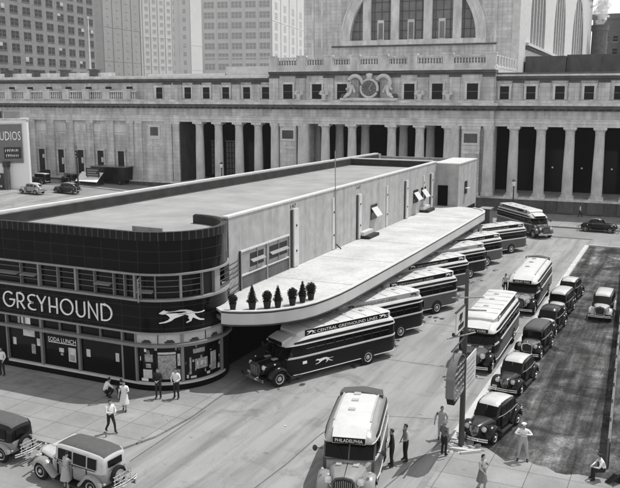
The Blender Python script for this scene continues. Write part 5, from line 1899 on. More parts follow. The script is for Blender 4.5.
        g = MB().loft([[(2.02, -.24, .96), (2.05, .0, 1.0), (2.02, .24, .96), (1.98, .0, .97)], [(2.10, -.22, .72), (2.22, 0, .74), (2.10, .22, .72), (2.0, 0, .7)], [(2.08, -.13, .48), (2.18, 0, .48), (2.08, .13, .48), (2.0, 0, .48)]]).build('grille', 'dark_metal', t, smooth=0)
        gb = MB()
        for i in range(-3, 4):
            y = i * .065
            gb.tube([(2.06, y, .95), (2.225 - abs(y) * .5, y, .73), (2.19 - abs(y) * .45, y * .6, .5)], .010, 5)
        gb.build('grille_bars', 'chrome', g, smooth=0)
    # fenders, running boards, lamps, wheels
    yi, yo = .36, .84
    for s in (1, -1):
        if box:
            fender(t, xfr, r, r + .09, s * yi, s * yo, 20, 120, fend, tail=[(.95, .62, -.6, .8), (.70, .42, -.6, .8), (.55, .33, -.2, .98)], crown=.09)
            fender(t, xre, r, r + .09, s * .55, s * yo, 165, 40, fend, tail=[(-.90, .50, .7, .7), (-.72, .33, .3, .95)], crown=.08)
        else:
            fender(t, xfr, r, r + .10, s * .28, s * (yo + .02), 0, 120, fend, tail=[(.96, .62, -.6, .8), (.72, .42, -.6, .8), (.55, .32, -.2, .98)], crown=.14)
            fender(t, xre, r, r + .11, s * .5, s * (yo + .02), 178, 35, fend, tail=[(-.88, .50, .7, .7), (-.70, .32, .3, .95)], crown=.12)
        MB().box(-.80, .64, s * .66 - .18, s * .66 + .18, .28, .32).build('running_board', 'rubber' if box else 'dark_metal', t)
        headlamp(t, 1.80 if box else 1.93, s * (.50 if box else .43), .92 if box else .84, .125, 'chrome' if box else fend, post=.12)
        wheel(t, xfr, s * .72, r, .16, rim, spokes=spokes)
        wheel(t, xre, s * .72, r, .16, rim, spokes=spokes)
        MB().tube([(LS[0][0] + .05, s * .62, .62), (LS[0][0] - .06, s * .66, .66)], .03, 6).ball((LS[0][0] - .08, s * .66, .67), .06, 8, 6).build('tail_lamp', 'chrome', t)
    bumper(t, 2.28 if box else 2.42, .80, .42, 'chrome', bow=.12)
    bumper(t, -2.32 if not spare else -2.46, .78, .46, 'chrome', bow=-.12)
    MB().box(2.25, 2.27, -.62, -.36, .50, .63).build('number_plate', 'paper', t)
    MB().box(-1.7, 1.8, -.42, .42, .24, .46).build('chassis', 'black', t)
    if spare:
        sp = MB().lathe([(r * .6, -.07), (r * .85, -.09), (r, -.04), (r, .04), (r * .85, .09), (r * .6, .07)], axis='x', n=24).build('spare_wheel', 'rubber', t, loc=(-2.14, 0, .82))
        MB().lathe([(0, -.13), (.06, -.13), (.08, -.085), (r * .5, -.08), (r * .62, -.095), (r * .62, .05), (0, .05)], axis='x', n=24).build('rim', 'rim', sp)
        rk = MB()
        for y in (-.42, -.14, .14, .42):
            rk.tube([(-2.2, y, .50), (-2.36, y, .52), (-2.38, y, .98)], .02, 6)
        for z in (.64, .80, .96):
            rk.tube([(-2.375, -.5, z), (-2.375, .5, z)], .02, 6)
        rk.build('luggage_rack', 'chrome', t)
    return t

G_K = 'cars parked along the kerb'
c1 = make_car('dark sedan with light roof, first in the kerb line next to the sign pole', G_K, 'sedan', 'paint_black', 'paint_light', hood='paint_dark')
seat(c1, -7.75, 38.0, -101)
c2 = make_car('black sedan with pale cream roof, second in the kerb line behind the front car', G_K, 'sedan', 'paint_black', 'paint_light', hood='paint_dark')
seat(c2, -7.95, 45.0, -96)
c3 = make_car('sedan with grey cloth roof and chrome radiator, third in the kerb line', G_K, 'boxy', 'paint_black', 'fabric_roof', hood='paint_mid', visor=True)
seat(c3, -8.0, 51.7, -95)
c4 = make_car('dark roofed sedan, fourth in the kerb line and partly hidden by the grey roofed car', G_K, 'sedan', 'paint_black', 'paint_dark', hood='paint_light')
seat(c4, -7.9, 57.2, -95)
c5 = make_car('light sedan with cream roof, fifth in the kerb line', G_K, 'boxy', 'paint_dark', 'paint_light', hood='paint_light', fend='paint_dark')
seat(c5, -7.9, 62.0, -95)
c6 = make_car('dark rimmed sedan with pale hood, last in the kerb line beside the far white bus', G_K, 'sedan', 'paint_black', 'paint_light', hood='paint_light')
seat(c6, -7.85, 67.0, -95)
c7 = make_car('white roofed car with light hood driving alone over the dark dirt lot', None, 'boxy', 'paint_dark', 'paint_light', hood='paint_light', fend='paint_light', name='car')
seat(c7, -4.85, 62.8, -91)
c8 = make_car('small dark coupe at the far kerb in front of the station', None, 'coupe', 'paint_black', 'paint_mid', name='coupe')
seat(c8, -9.0, 102.5, -3)
t1 = make_car('dark topped taxi with a spare wheel on its side, cut by the left edge', 'taxis at the front kerb', 'boxy', 'paint_black', 'fabric_roof', hood='paint_grey', fend='paint_grey', lower='paint_grey', spare=True, cat='taxi', name='taxi')
seat(t1, -28.5, 25.9, 176)
t2 = make_car('light taxi with grey cloth roof panel, a man leaning at its window', 'taxis at the front kerb', 'boxy', 'paint_light', 'fabric_roof', hood='paint_light', fend='paint_grey', lower='paint_grey', spare=True, cat='taxi', name='taxi', visor=True)
seat(t2, -22.75, 25.2, 174)
t2.scale = (1.07, 1.07, 1.05)
# cars in the lot and street on the far left, small in the picture
G_L = 'cars parked at the far left'
spots = [(-99.3, 104.3, 175, 'paint_black', 'paint_light', 'light roofed car at far left, directly beside the white billboard wall'), (-90.2, 93.0, 178, 'paint_grey', 'paint_light', 'pale car at far left half hidden by the roof parapet'),
         (-86.6, 96.6, 185, 'paint_dark', 'paint_grey', 'grey roofed car just above the roof parapet, rightmost of the far left group'), (-103.2, 110.8, 20, 'paint_black', 'paint_dark', 'black car against the station wall, highest of the far left group'),
         (-95.0, 106.6, 160, 'paint_black', 'paint_mid', 'dark car below the station windows, in the middle of the far left group')]
for x, y, a, bd, rf_, lb in spots:
    c = make_car(lb, G_L, 'boxy' if rnd.random() < .5 else 'sedan', bd, rf_)
    c.location = (x, y, gh(x, y) + .02)
    c.rotation_euler.z = R(a)

# ------------------------------------------------------------------ people
def person(label, loc, deg, shirt='cloth_white', trousers='cloth_dark', hat=None, hair='hair', arms=None, legs=None, lean=0.0, sleeves=True, dress=None, height=1.75, group=None, over=None, hat_mat='cloth_light', overalls=False, long_hair=False, shoes='leather', apron=None):
    """faces local +x; arms = {side: (elbow, wrist)} and legs = {side: (knee, ankle)} override the standing pose"""
    J = {'pelvis': (0, 0, .96), 'spine': (.0, 0, 1.12), 'chest': (.01, 0, 1.32), 'neck': (.01, 0, 1.47), 'jaw': (.035, 0, 1.555), 'skull': (.025, 0, 1.65), 'crown': (.015, 0, 1.725),
         'nose': (.13, 0, 1.605)}
    A = {1: ((.0, .27, 1.13), (.08, .28, .89)), -1: ((.0, -.27, 1.13), (.08, -.28, .89))}
    G = {1: ((.04, .11, .50), (-.01, .12, .085)), -1: ((.03, -.11, .50), (.0, -.12, .085))}
    for k, q in (arms or {}).items():
        A[k] = q
    for k, q in (legs or {}).items():
        G[k] = q
    E = [('pelvis', 'spine'), ('spine', 'chest'), ('chest', 'neck'), ('neck', 'jaw'), ('jaw', 'skull'), ('skull', 'crown'), ('jaw', 'nose')]
    rad = dict(pelvis=(.135, .16), spine=(.115, .145), chest=(.12, .165), neck=.055, jaw=.072, skull=(.095, .082), crown=.06, nose=.018)
    for s in (1, -1):
        n = 'L' if s > 0 else 'R'
        J['sh' + n] = (0, s * .185, 1.405)
        J['el' + n], J['wr' + n] = A[s]
        e, w = Vector(A[s][0]), Vector(A[s][1])
        d = (w - e).normalized()
        side = Vector((0, 0, 1)).cross(d)
        side = side.normalized() if side.length > .3 else Vector((1, 0, 0))
        palm = w + d * .075
        J['pm' + n] = tuple(palm)
        E += [('chest', 'sh' + n), ('sh' + n, 'el' + n), ('el' + n, 'wr' + n), ('wr' + n, 'pm' + n)]
        rad.update({'sh' + n: .068, 'el' + n: .048, 'wr' + n: .031, 'pm' + n: (.036, .022)})
        dn = side.cross(d)
        for q, (off, L) in enumerate(((-.030, .058), (-.010, .072), (.010, .068), (.029, .054))):
            a = palm + side * off + d * .030
            b = a + (d * .85 - dn * .35 * (1 if dn.z > 0 else -1) * .6) * L
            J[f'f{n}{q}a'], J[f'f{n}{q}b'] = tuple(a), tuple(b)
            E += [('pm' + n, f'f{n}{q}a'), (f'f{n}{q}a', f'f{n}{q}b')]
            rad.update({f'f{n}{q}a': .0095, f'f{n}{q}b': .008})
        th = w + d * .03 + side * (.045 if n == 'L' else -.045)
        J['t' + n] = tuple(th + d * .035)
        E.append(('wr' + n, 't' + n))
        rad['t' + n] = .010
        J['hp' + n] = (0, s * .10, .90)
        J['kn' + n], J['an' + n] = G[s]
        an = Vector(G[s][1])
        toe = Vector((.17, s * .02, -.045))
        J['to' + n] = tuple(an + toe)
        J['he' + n] = tuple(an + Vector((-.05, 0, -.04)))
        E += [('pelvis', 'hp' + n), ('hp' + n, 'kn' + n), ('kn' + n, 'an' + n), ('an' + n, 'to' + n), ('an' + n, 'he' + n)]
        rad.update({'hp' + n: .105, 'kn' + n: .070, 'an' + n: .047, 'to' + n: .036, 'he' + n: .035})
    up = ('spine', 'chest', 'neck', 'jaw', 'skull', 'crown', 'nose')
    if over:
        J.update(over)
    if lean:
        c, s_ = math.cos(lean), math.sin(lean)
        low = {'pelvis', 'hpL', 'hpR', 'knL', 'knR', 'anL', 'anR', 'toL', 'toR', 'heL', 'heR'}
        for k in J:
            if k not in low:
                x, y, z = J[k]
                px, py, pz = J['pelvis']
                dx, dz = x - px, z - pz
                J[k] = (px + c * dx + s_ * dz, y, pz - s_ * dx + c * dz)
    me = skin_mesh(J, E, rad, 1)
    slots = [shirt, 'skin', trousers, shoes]
    for q in slots:
        me.materials.append(MATS[q])
    segs = []
    for a, b in E:
        ks = a + b
        if any(q in (a, b) for q in ('jaw', 'skull', 'crown', 'nose')):
            m = 1
        elif b[0] == 'f' or b[0] == 't' and b[1] in 'LR' or b[:2] == 'pm' or a[:2] == 'pm':
            m = 1
        elif b[:2] == 'wr':
            m = 0 if sleeves else 1
        elif b[:2] in ('to', 'he'):
            m = 3
        elif b[:2] in ('hp', 'kn', 'an'):
            m = 1 if (dress and b[:2] == 'an') else 2
        elif overalls and b in ('spine',):
            m = 2
        else:
            m = 0
        segs.append((Vector(J[a]), Vector(J[b]), m))
    for p in me.polygons:
        c = p.center
        best, bm_ = 9, 0
        for a, b, m in segs:
            ab = b - a
            q = max(0, min(1, (c - a).dot(ab) / max(1e-9, ab.length_squared)))
            dd = (c - a - ab * q).length
            if dd < best:
                best, bm_ = dd, m
        p.material_index = bm_
    me.name = 'body'
    t = thing('person', label, 'person', loc, R(deg), group)
    k = height / 1.75
    t.scale = (k, k, k)
    o = bpy.data.objects.new('body', me)
    COL.objects.link(o)
    o.parent = t
    sk, jw, cr = Vector(J['skull']), Vector(J['jaw']), Vector(J['crown'])
    up_ = (cr - jw).normalized()
    fw = Vector(J['nose']) - jw
    fw = (fw - up_ * fw.dot(up_)).normalized()
    yv = up_.cross(fw)
    def hf(x, y, z):
        return tuple(sk + fw * x + yv * y + up_ * z)
    if hair and hat != 'full':
        hm = MB()
        rings = []
        for i in range(6):
            a = R(4 + i * 17)
            rr = .086 * math.sin(a) + .003
            zz = .004 + .088 * math.cos(a)
            ring = []
            for j in range(14):
                b = 2 * PI * j / 14
                front = max(0, math.cos(b)) ** .6
                z2 = zz + (front * .060 * (i / 5) if i > 1 else 0) - ((.085 if long_hair else .045) * (i / 5) ** 2 * (1 - front))
                ring.append(hf(rr * 1.10 * math.cos(b) - .010, rr * .93 * math.sin(b), z2))
            rings.append(ring)
        hm.loft(rings)
        hm.build('hair', hair, t, smooth=60)
    ey = MB()
    for s in (1, -1):
        ey.ball(hf(.083, s * .033, -.012), .011, 6, 4)
        ey.ball(hf(.0, s * .088, -.03), .022, 6, 4, sq=(.7, .4, 1.3))
    ey.tube([hf(.086, -.022, -.088), hf(.092, 0, -.09), hf(.086, .022, -.088)], .006, 4)
    ey.build('face', 'leather', t)
    if hat:
        h = MB()
        prof = [(0, .125), (.06, .128), (.088, .11), (.100, .035), (.155, .028), (.16, .022), (.10, .018), (0, .02)] if hat != 'cap' else [(0, .10), (.08, .095), (.115, .06), (.10, .03), (0, .03)]
        rings = [[hf(r_ * math.cos(2 * PI * j / 16) * (1.1 if hat != 'cap' else 1.15), r_ * math.sin(2 * PI * j / 16), z) for j in range(16)] for r_, z in prof]
        h.loft(rings)
        if hat == 'cap':
            h.loft([[hf(.07, -.06, .03), hf(.16, -.03, .02), hf(.16, .03, .02), hf(.07, .06, .03)], [hf(.07, -.06, .04), hf(.16, -.03, .027), hf(.16, .03, .027), hf(.07, .06, .04)]])
        h.build('hat', hat_mat, t, smooth=50)
    if dress:
        d = MB()
        px, py, pz = J['pelvis']
        rings = []
        for z, rx, ry in ((1.10, .125, .15), (1.0, .14, .165), (.88, .165, .195), (.7, .20, .22), (.52, .235, .25), (.45, .245, .26)):
            rings.append([(px + rx * (1 + .05 * math.sin(5 * b)) * math.cos(b), py + ry * (1 + .05 * math.sin(7 * b)) * math.sin(b), z) for b in [2 * PI * j / 20 for j in range(20)]])
        d.loft(rings, caps=False)
        d.build('skirt', dress, t, smooth=60)
    return t

walk_legs = {1: ((.20, .11, .50), (.24, .11, .10)), -1: ((-.02, -.11, .50), (-.30, -.11, .13))}
person('man in white shirt and dark trousers standing at the left edge by the shop wall', (-35.7, 33.5, .12), -80, 'cloth_white', 'cloth_dark', arms={1: ((.02, .28, 1.14), (.18, .24, .98))})
sq = dict(pelvis=(-.12, 0, .42), spine=(-.06, 0, .58), chest=(.05, 0, .76), neck=(.12, 0, .90), jaw=(.17, 0, .975), skull=(.165, 0, 1.06), crown=(.155, 0, 1.13), nose=(.26, 0, 1.02),
          shL=(.06, .185, .84), shR=(.06, -.185, .84), elL=(.26, .25, .62), elR=(.26, -.25, .62), hpL=(-.1, .1, .40), hpR=(-.1, -.1, .40), knL=(.34, .16, .50), knR=(.34, -.16, .46), anL=(.05, .13, .09), anR=(.05, -.13, .09),
          toL=(.22, .15, .045), toR=(.22, -.15, .045), heL=(0, .13, .05), heR=(0, -.13, .05))
def shift_hand(o, w, n):
    return o
def squat(label, loc, deg, **kw):
    a = {1: ((.26, .25, .62), (.44, .12, .52)), -1: ((.26, -.25, .62), (.44, -.10, .50))}
    return person(label, loc, deg, arms=a, over=sq, **kw)
squat('man in white shirt squatting on the sidewalk by the tiled shop base', (-27.75, 33.2, .12), 60, shirt='cloth_white', trousers='cloth_dark')
squat('person in dark clothes stooping on the sidewalk behind the woman in the pale dress', (-26.75, 33.3, .12), 150, shirt='cloth_dark', trousers='cloth_dark')
person('woman in a pale dress walking on the sidewalk beside the dark stooping person', (-25.7, 32.1, .12), -60, 'cloth_white', 'cloth_white', dress='cloth_white', legs={1: ((.12, .08, .48), (.10, .08, .09)), -1: ((.02, -.08, .48), (-.16, -.08, .10))},
       arms={1: ((.10, .26, 1.16), (.27, .12, 1.18)), -1: ((-.02, -.26, 1.14), (.08, -.28, .92))}, sleeves=False, long_hair=True, height=1.68)
person('man in white shirt walking across the pavement reading a paper, near the light taxi', (-24.6, 29.6, .12), -20, 'cloth_white', 'cloth_dark', legs=walk_legs, arms={1: ((.08, .26, 1.15), (.34, .10, 1.16)), -1: ((.08, -.26, 1.15), (.34, -.08, 1.16))}, height=1.72)
person('man in long pale coat leaning in at the window of the light taxi', (-22.75, 24.35, 0.01), 72, 'cloth_light', 'cloth_light', lean=.16, arms={1: ((.25, .25, 1.25), (.50, .18, 1.2)), -1: ((.25, -.25, 1.25), (.50, -.18, 1.2))}, dress='cloth_light', height=1.72)
person('man in dark suit leaning by the curved show window', (-25.15, 34.35, .12), -75, 'cloth_dark', 'cloth_dark', arms={1: ((.10, .27, 1.16), (.24, .10, 1.08)), -1: ((.10, -.27, 1.16), (.24, -.06, 1.05))})
person('man in white shirt and dark trousers standing at the curved show window', (-24.25, 34.75, .12), -85, 'cloth_white', 'cloth_dark', arms={1: ((.06, .28, 1.15), (.24, .14, 1.08)), -1: ((.02, -.30, 1.15), (.22, -.16, 1.02))})
person('man in dark suit standing right of the foreground bus, back to the yard', (-10.95, 32.2, .01), -150, 'cloth_dark', 'cloth_dark', arms={1: ((.04, .28, 1.14), (.2, .2, 1.0))}, height=1.8)
person('man in pale shirt talking with the dark suited man beside the foreground bus', (-10.55, 32.95, .01), -140, 'cloth_light', 'cloth_dark', arms={1: ((.06, .28, 1.14), (.26, .16, 1.02)), -1: ((.0, -.28, 1.13), (.1, -.3, .9))}, height=1.82)
person('man in light shirt standing left of the sign pole, behind the darker man', (-9.75, 36.0, .01), -70, 'cloth_light', 'cloth_light', arms={1: ((.06, .28, 1.14), (.26, .16, 1.02)), -1: ((-.06, -.30, 1.15), (.05, -.34, .92))}, height=1.7)
person('man in grey shirt and dark trousers near the foot of the sign pole, hat on', (-9.15, 34.3, .01), 60, 'cloth_mid', 'cloth_dark', hat='brim', hat_mat='cloth_light', arms={1: ((.02, .30, 1.14), (.20, .20, 1.0)), -1: ((-.05, -.32, 1.14), (.08, -.36, .93))}, height=1.7)
person('man in white cap and pale overalls standing on the dirt lot edge', (-5.72, 35.2, .03), -80, 'cloth_white', 'cloth_light', hat='cap', hat_mat='cloth_white', overalls=True,
       arms={1: ((.10, .36, 1.26), (.24, .10, 1.32)), -1: ((.10, -.36, 1.26), (.24, -.10, 1.30))}, legs={1: ((.04, .16, .50), (.0, .20, .085)), -1: ((.04, -.15, .50), (.0, -.19, .085))}, height=1.86)
person('dark haired woman in a pale blouse and grey skirt walking at the bottom edge', (-6.75, 31.6, .06), -20, 'cloth_light', 'cloth_mid', dress='cloth_mid', sleeves=False, long_hair=True,
       arms={1: ((.12, .24, 1.18), (.22, .05, 1.36)), -1: ((.04, -.26, 1.14), (.2, -.2, 1.0))}, legs={1: ((.12, .08, .48), (.10, .08, .09)), -1: ((.02, -.08, .48), (-.16, -.08, .10))}, height=1.64)
st2 = dict(pelvis=(0, 0, .52), spine=(.03, 0, .68), chest=(.12, 0, .86), neck=(.18, 0, 1.0), jaw=(.225, 0, 1.07), skull=(.225, 0, 1.155), crown=(.22, 0, 1.23), nose=(.32, 0, 1.11), shL=(.13, .185, .94), shR=(.13, -.185, .94),
           hpL=(.02, .1, .50), hpR=(.02, -.1, .50), knL=(.44, .14, .52), knR=(.44, -.14, .52), anL=(.42, .13, .09), anR=(.42, -.13, .09), toL=(.58, .14, .045), toR=(.58, -.14, .045), heL=(.37, .13, .05), heR=(.37, -.13, .05))
person('man in white shirt sitting at the foot of the fence in the lower right corner', (-2.2, 34.75, .03), 200, 'cloth_white', 'cloth_dark', over=st2, arms={1: ((.26, .30, .70), (.46, .12, .66)), -1: ((.26, -.30, .70), (.46, -.10, .64))}, hair='hair')
person('man in pale shirt standing in the yard left of the far white bus', (-12.95, 66.6, .01), -60, 'cloth_white', 'cloth_dark', height=1.72)
person('man in pale shirt and dark trousers walking along the far station sidewalk', (-12.4, 112.6, .15), 10, 'cloth_white', 'cloth_dark', legs=walk_legs)


# ------------------------------------------------------------------ sign pole with hanging signs
PX, PY = -8.65, 35.55
sp = thing('sign_pole', 'tall weathered wooden pole with cross arms, rising from rubble at the kerb end', 'sign pole', (PX, PY, 0))
MB().lathe([(0, 0), (.14, 0), (.135, 1.0), (.115, 4.5), (.085, 8.5), (.07, 8.62), (0, 8.62)], n=14).build('post', 'pole', sp)
for z, a, b in ((7.35, (-.55, -1.0), (.75, .55)), (5.62, (-.5, -2.5), (.4, .6)), (6.75, (-.1, -.1), (.9, .4))):
    MB().tube([(a[0] * 1.0, a[1] * .5, z), (b[0], b[1] * .5, z)], .035, 8).build('cross_arm', 'grey_trim', sp)
MB().tube([(0, .0, 7.05), (0, -1.9, 7.05)], .035, 8).build('cross_arm', 'dark_metal', sp)
MB().tube([(0, 0, 5.45), (0, -2.3, 5.40)], .04, 8).build('cross_arm', 'dark_metal', sp)
MB().tube([(0, -2.0, 5.4), (-.02, -1.9, 4.6)], .012, 5).build('guy_wire', 'dark_metal', sp)
bn = MB()
for i in range(60):
    a, r_ = rnd.uniform(0, 2 * PI), rnd.uniform(.2, 1.0)
    bn.ball((r_ * math.cos(a) * .9, r_ * math.sin(a), .04), rnd.uniform(.05, .14), 6, 4, sq=(1.3, 1, .7), jit=.25)
bn.bar((-.7, -.7, .12), (.75, -.5, .1), .16).bar((.2, -.9, .1), (1.0, -.3, .12), .12)
tag(bn.build('rubble', 'kerb', loc=(PX, PY, 0), smooth=0), 'broken pale stones and timbers heaped round the foot of the sign pole', 'rubble', kind='stuff')
bs = thing('hanging_banner', 'narrow pale banner with dark figures hung from the upper arm of the sign pole', 'banner', (PX, PY - 1.0, 6.0))
MB().box(-.03, .03, -.75, .75, 0, 1.0).build('board', 'canopy_white', bs)
for z in (-.045, 1.004):
    MB().box(-.04, .04, -.8, .8, z, z + .04).build('rail', 'dark_metal', bs)
pic = MB()
for (a, b, z0, z1) in ((-.35, .2, .55, .82), (-.15, .05, .42, .56), (-.5, .45, .12, .34)):
    pic.loft([[(.031, a, z0), (.036, a, z0), (.036, a + .1, z1), (.031, a + .1, z1)], [(.031, b, z0), (.036, b, z0), (.036, b + .1, z1), (.031, b + .1, z1)]])
pic.build('painted_figure', 'paint_dark', bs, smooth=0)
# arch-topped thick sign covered with lettering
ds_ = thing('lettered_sign', 'thick dark arch topped sign covered in lettering, hung on the sign pole', 'sign', (PX, PY - 1.35, 2.9))
pr = [(-.85, .0), (.75, .12), (1.0, .5), (1.05, 1.1)] + [(1.05 * math.cos(R(a)), 1.1 + 1.0 * math.sin(R(a))) for a in range(10, 180, 10)] + [(-1.05, 1.1), (-1.05, .35)]
MB().extrude([(-.16, y, z) for y, z in pr], (.32, 0, 0)).build('sign_box', 'black', ds_, smooth=40)
MB().loft([[(x, y * 1.04, z * 1.0 + .0) for x in (-.19,)] + [(.19, y * 1.04, z)] + [(.19, y * .93, .08 + z * .94)] + [(-.19, y * .93, .08 + z * .94)] for y, z in pr[2:]]).build('sign_rim', 'paint_mid', ds_, smooth=50)
MB().extrude([(.162, y * .9, .06 + z * .92) for y, z in pr], (.006, 0, 0)).build('sign_face', 'paint_dark', ds_, smooth=0)
r5 = random.Random(4)
for j in range(6):                                              # rows of painted words too small to read
    z = .2 + j * .28
    hw = .85 if z < 1.2 else .85 * math.sqrt(max(.05, 1 - ((z - 1.15) / .95) ** 2))
    m = MB()
    y = -hw
    while y < hw - .08:
        w = r5.uniform(.06, .16)
        h = r5.uniform(.12, .18)
        m.bar((.172, y, z), (.172, y + r5.uniform(.0, .05), z + h), .035, .008)
        m.bar((.172, y, z + h * r5.random()), (.172, y + w * .8, z + h * r5.random()), .03, .008)
        y += w + .03
    m.build('lettering', 'paint_light', ds_, smooth=0)
ws = thing('flat_sign', 'plain pale flat panel fixed on the far side of the sign pole', 'sign', (PX, PY + 1.1, 2.5))
MB().box(-.03, .03, -.75, 1.2, 0, 1.7).build('board', 'canopy_white', ws)
wl = MB()
for j in range(6):
    wl.box(.031, .036, -.6, 1.0 - .2 * (j % 2), .2 + j * .24, .26 + j * .24)
wl.build('lettering', 'grey_trim', ws, smooth=0)

# ------------------------------------------------------------------ fence along the right side of the dirt lot
fe = thing('board_fence', 'low dark board fence with a pale top rail beside the dirt lot', 'fence', (-2.6, 36.0, 0))
fx = lambda y: -2.1 - (y - 36) * .052 + 2.6
bd = MB()
for i in range(150):
    y = i * .32
    h = 1.25 + .05 * math.sin(i * 1.7)
    bd.box(fx(y + 36) - .015, fx(y + 36) + .015, y, y + .30, .03, h)
bd.build('boards', 'wood_dark', fe, smooth=0)
MB().bar((fx(36) - .03, 0, 1.28), (fx(83.8) - .03, 47.8, 1.28), .12, .07).build('top_rail', 'wood', fe)
for i in range(20):
    y = i * 2.5
    MB().box(fx(y + 36) - .10, fx(y + 36) - .017, y - .05, y + .05, 0, 1.5).build('post', 'wood', fe)
wl2 = thing('plank_heap', 'heap of dark planks lying against the fence behind the seated man', 'planks', (-1.6, 35.4, 0))
for i in range(7):
    MB().bar((-.4 + .05 * i, -.9, .1 + .07 * i), (.5 + .1 * i, 1.2, .12 + .07 * i), .22, .06).build('plank', 'wood_dark', wl2)

# ------------------------------------------------------------------ street lamps, signals and signs at the station side
def street_lamp(label, loc, h=5.6):
    t = thing('street_lamp', label, 'street lamp', loc, 0, 'street lamps before the station')
    MB().lathe([(0, 0), (.26, 0), (.26, .25), (.17, .4), (.14, .9), (.09, 1.1), (.065, h - 1.15), (.12, h - 1.05), (.06, h - .95), (0, h - .95)], n=14).build('post', 'iron', t)
    MB().lathe([(0, h - .94), (.15, h - .92), (.26, h - .55), (.28, h - .32), (0, h - .32)], n=14).build('globe', 'lamp_glass', t)
    MB().lathe([(0, h - .315), (.30, h - .31), (.20, h - .18), (.06, h - .10), (.03, h), (0, h)], n=14).build('cap', 'iron', t)
    return t
street_lamp('iron street lamp on the station sidewalk near the pale bus turning out', (-19.9, 104.9, .14))
street_lamp('iron street lamp on the station sidewalk right of the dark covered wagon', (-87.2, 112.0, gh(-87.2, 112) + .14), 5.4)
street_lamp('iron street lamp between the far left colonnade columns, just above the roof parapet', (-66.2, 109.0, gh(-66.2, 109) + .14), 5.4)
street_lamp('iron street lamp close beside the dark signal pole at the far left', (-99.0, 113.0, gh(-99, 113) + .14), 5.4)
tp = thing('signal_pole', 'dark signal pole with small lamp box among the far left cars', 'traffic signal', (-88.6, 101.5, gh(-88.6, 101.5)))
MB().lathe([(0, 0), (.35, 0), (.35, .2), (.12, .4), (.09, 6.0), (0, 6.0)], n=12).build('post', 'iron', tp)
MB().box(-.2, .2, -.2, .2, 5.0, 6.1).build('signal_box', 'iron', tp)
for z in (5.25, 5.75):
    MB().lathe([(0, 0), (.11, 0), (.11, -.05), (0, -.06)], (0, -.2, z), axis='y', n=12).build('signal_lens', 'paint_light', tp)
MB().lathe([(0, 6.1), (.05, 6.1), (.03, 6.9), (0, 6.95)], n=8).build('finial', 'iron', tp)
ns = thing('notice_board', 'small dark notice board on posts beside the signal pole', 'sign', (-88.9, 105.5, gh(-88.9, 105.5)))
MB().box(-1.4, 1.4, -.05, .05, 1.6, 3.0).build('board', 'paint_dark', ns)
nb = MB()
for j in range(3):
    nb.box(-1.1, 1.1 - .3 * (j % 2), -.062, -.052, 1.8 + j * .38, 1.98 + j * .38)
nb.build('lettering', 'grey_trim', ns, smooth=0)
for s in (-1.1, 1.1):
    MB().box(s - .06, s + .06, -.0, .1, 0, 1.6).build('leg', 'dark_metal', ns)
wg = thing('covered_wagon', 'dark box bodied wagon parked against the station wall at far left', 'wagon', (-88.0, 109.4, gh(-88, 109.4) + .1), R(3))
MB().extrude([(x, -1.2, z) for x, z in ((-3.3, .7), (3.2, .7), (3.4, 2.9), (-3.5, 2.9))], (0, 2.4, 0)).build('box', 'paint_black', wg, smooth=0)
MB().box(-3.6, 3.5, -1.3, 1.3, 2.903, 3.02).build('roof', 'paint_mid', wg)
for x in (-2.2, 2.2):
    for y in (-1.0, 1.0):
        wheel(wg, x, y, .42, .2, 'rim_dark')
tt = thing('tarpaulin_shelter', 'white tarpaulin sloping over a low stand left of the dark covered wagon', 'shelter', (-90.3, 106.0, gh(-90.3, 106) + .02), R(-4))
MB().loft([[(-2.6, 1.3, 2.0), (-2.6, 1.3, 2.06), (2.2, 1.3, 2.06), (2.2, 1.3, 2.0)], [(-1.4, -1.6, .75), (-1.4, -1.6, .81), (3.4, -1.6, .81), (3.4, -1.6, .75)]]).build('tarpaulin', 'tarp', tt)
for x, y, z in ((-2.5, 1.2, 2.0), (2.1, 1.2, 2.0), (-1.3, -1.5, .75), (3.3, -1.5, .75)):
    MB().box(x - .05, x + .05, y - .05, y + .05, 0, z).build('post', 'dark_metal', tt)
MB().box(-2.3, 2.0, .4, 1.2, 0, 1.0).build('counter', 'paint_dark', tt)

# ------------------------------------------------------------------ billboard buildings at the far left
BZ = gh(-100, 97)
bw = thing('billboard_wall', 'white painted wall carrying a large studios billboard at the left edge', 'wall', (-95.4, 98.0, BZ), R(38))
MB().box(-26, 0, 0, 3.0, 0, 10.9).build('wall', 'sign_white', bw)
MB().box(-26.2, .15, -.15, 3.1, 10.9, 11.2).build('parapet', 'stone', bw)
for x in (-5.0, -2.2):
    MB().box(x - 1.2, x + 1.2, .8, 2.6, 11.203, 12.3).build('roof_tank', 'paint_dark' if x < -4 else 'grey_trim', bw)
sgn = MB().box(-20, -.75, -.25, -.003, 4.2, 10.3).build('billboard', 'paint_mid', bw)
MB().box(-20.1, -.65, -.3, -.003, 10.303, 10.5).build('billboard_frame', 'white_trim', sgn)
place_text('lettering', 'STUDIOS', 1.45, 4.3, lambda x, z, l: (-5.25 + x, -.255 - l, 7.8 + z), 'sign_white', sgn, lift=.02)
MB().box(-3.6, -1.0, -.29, -.252, 4.9, 6.7).build('painted_panel', 'paint_dark', sgn)
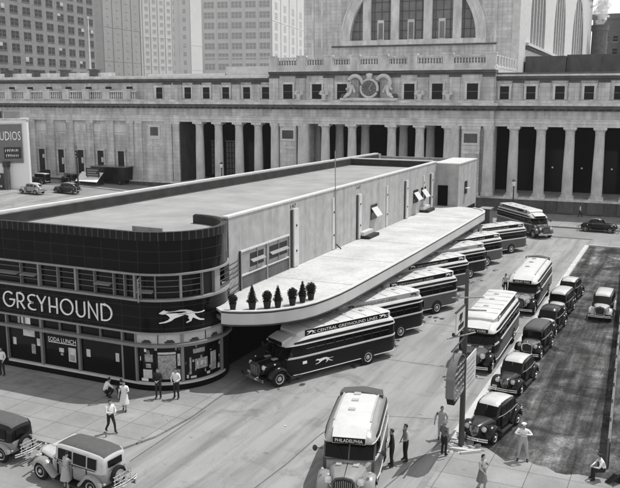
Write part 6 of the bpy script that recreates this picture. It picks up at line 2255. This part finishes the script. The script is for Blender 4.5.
for z, a, b in ((5.95, -3.4, -1.3), (5.15, -3.3, -1.4)):
    m = MB()
    x = a
    while x < b:
        w = rnd.uniform(.16, .28)
        m.box(x, x + w * .3, -.32, -.292, z, z + .42)
        m.box(x, x + w * .75, -.32, -.292, z + (.16 if rnd.random() < .5 else .3), z + (.26 if rnd.random() < .5 else .42))
        x += w + .06
    m.build('lettering', 'sign_white', sgn, smooth=0)
MB().box(-9, -4.1, -.29, -.252, 4.8, 6.9).build('painted_panel', 'paint_mid', sgn)
lb = thing('low_billboard', 'low dark billboard with white script standing before the white building side', 'billboard', (-98.0, 95.2, gh(-98, 95)))
MB().box(-20, .1, -.12, .12, -.2, 2.6).build('board', 'paint_dark', lb)
MB().box(.1, .9, -.15, .4, 0, 3.6).build('end_pier', 'stone_dirt_shade', lb)
MB().box(.0, 1.0, -.2, .45, 3.6, 4.5).build('pier_cap', 'paint_dark', lb)
scr = MB()
x = -4.6
pts = []
for i in range(90):
    a = i * .55
    pts.append((-4.6 + i * .045 + .16 * math.sin(a), -.15, 1.45 + .38 * math.sin(a * .5) * math.cos(a) + .02 * i * .3))
scr.tube(pts, .06, 5)
scr.build('lettering', 'sign_white', lb)
scr = MB()
for i in range(11):
    scr.box(-4.3 + i * .36, -4.12 + i * .36, -.14, -.121, .35, .72)
scr.box(-4.3, -.4, -.14, -.121, .5, .58)
scr.build('lettering', 'sign_white', lb, smooth=0)

# ------------------------------------------------------------------ city haze: even, pale air round everything
hz = MB().box(-1200, 700, -250, 1300, -1.0, 185.0)
hm_ = bpy.data.materials.new('haze')
hm_.use_nodes = True
nt_ = hm_.node_tree
nt_.nodes.remove(nt_.nodes['Principled BSDF'])
pv = nt_.nodes.new('ShaderNodeVolumePrincipled')
pv.inputs['Color'].default_value = g4(0.96)
pv.inputs['Density'].default_value = 0.0001
pv.inputs['Anisotropy'].default_value = 0.2
nt_.links.new(pv.outputs[0], nt_.nodes['Material Output'].inputs['Volume'])
MATS['haze'] = hm_
tag(hz.build('haze', 'haze', smooth=0), kind='stuff')
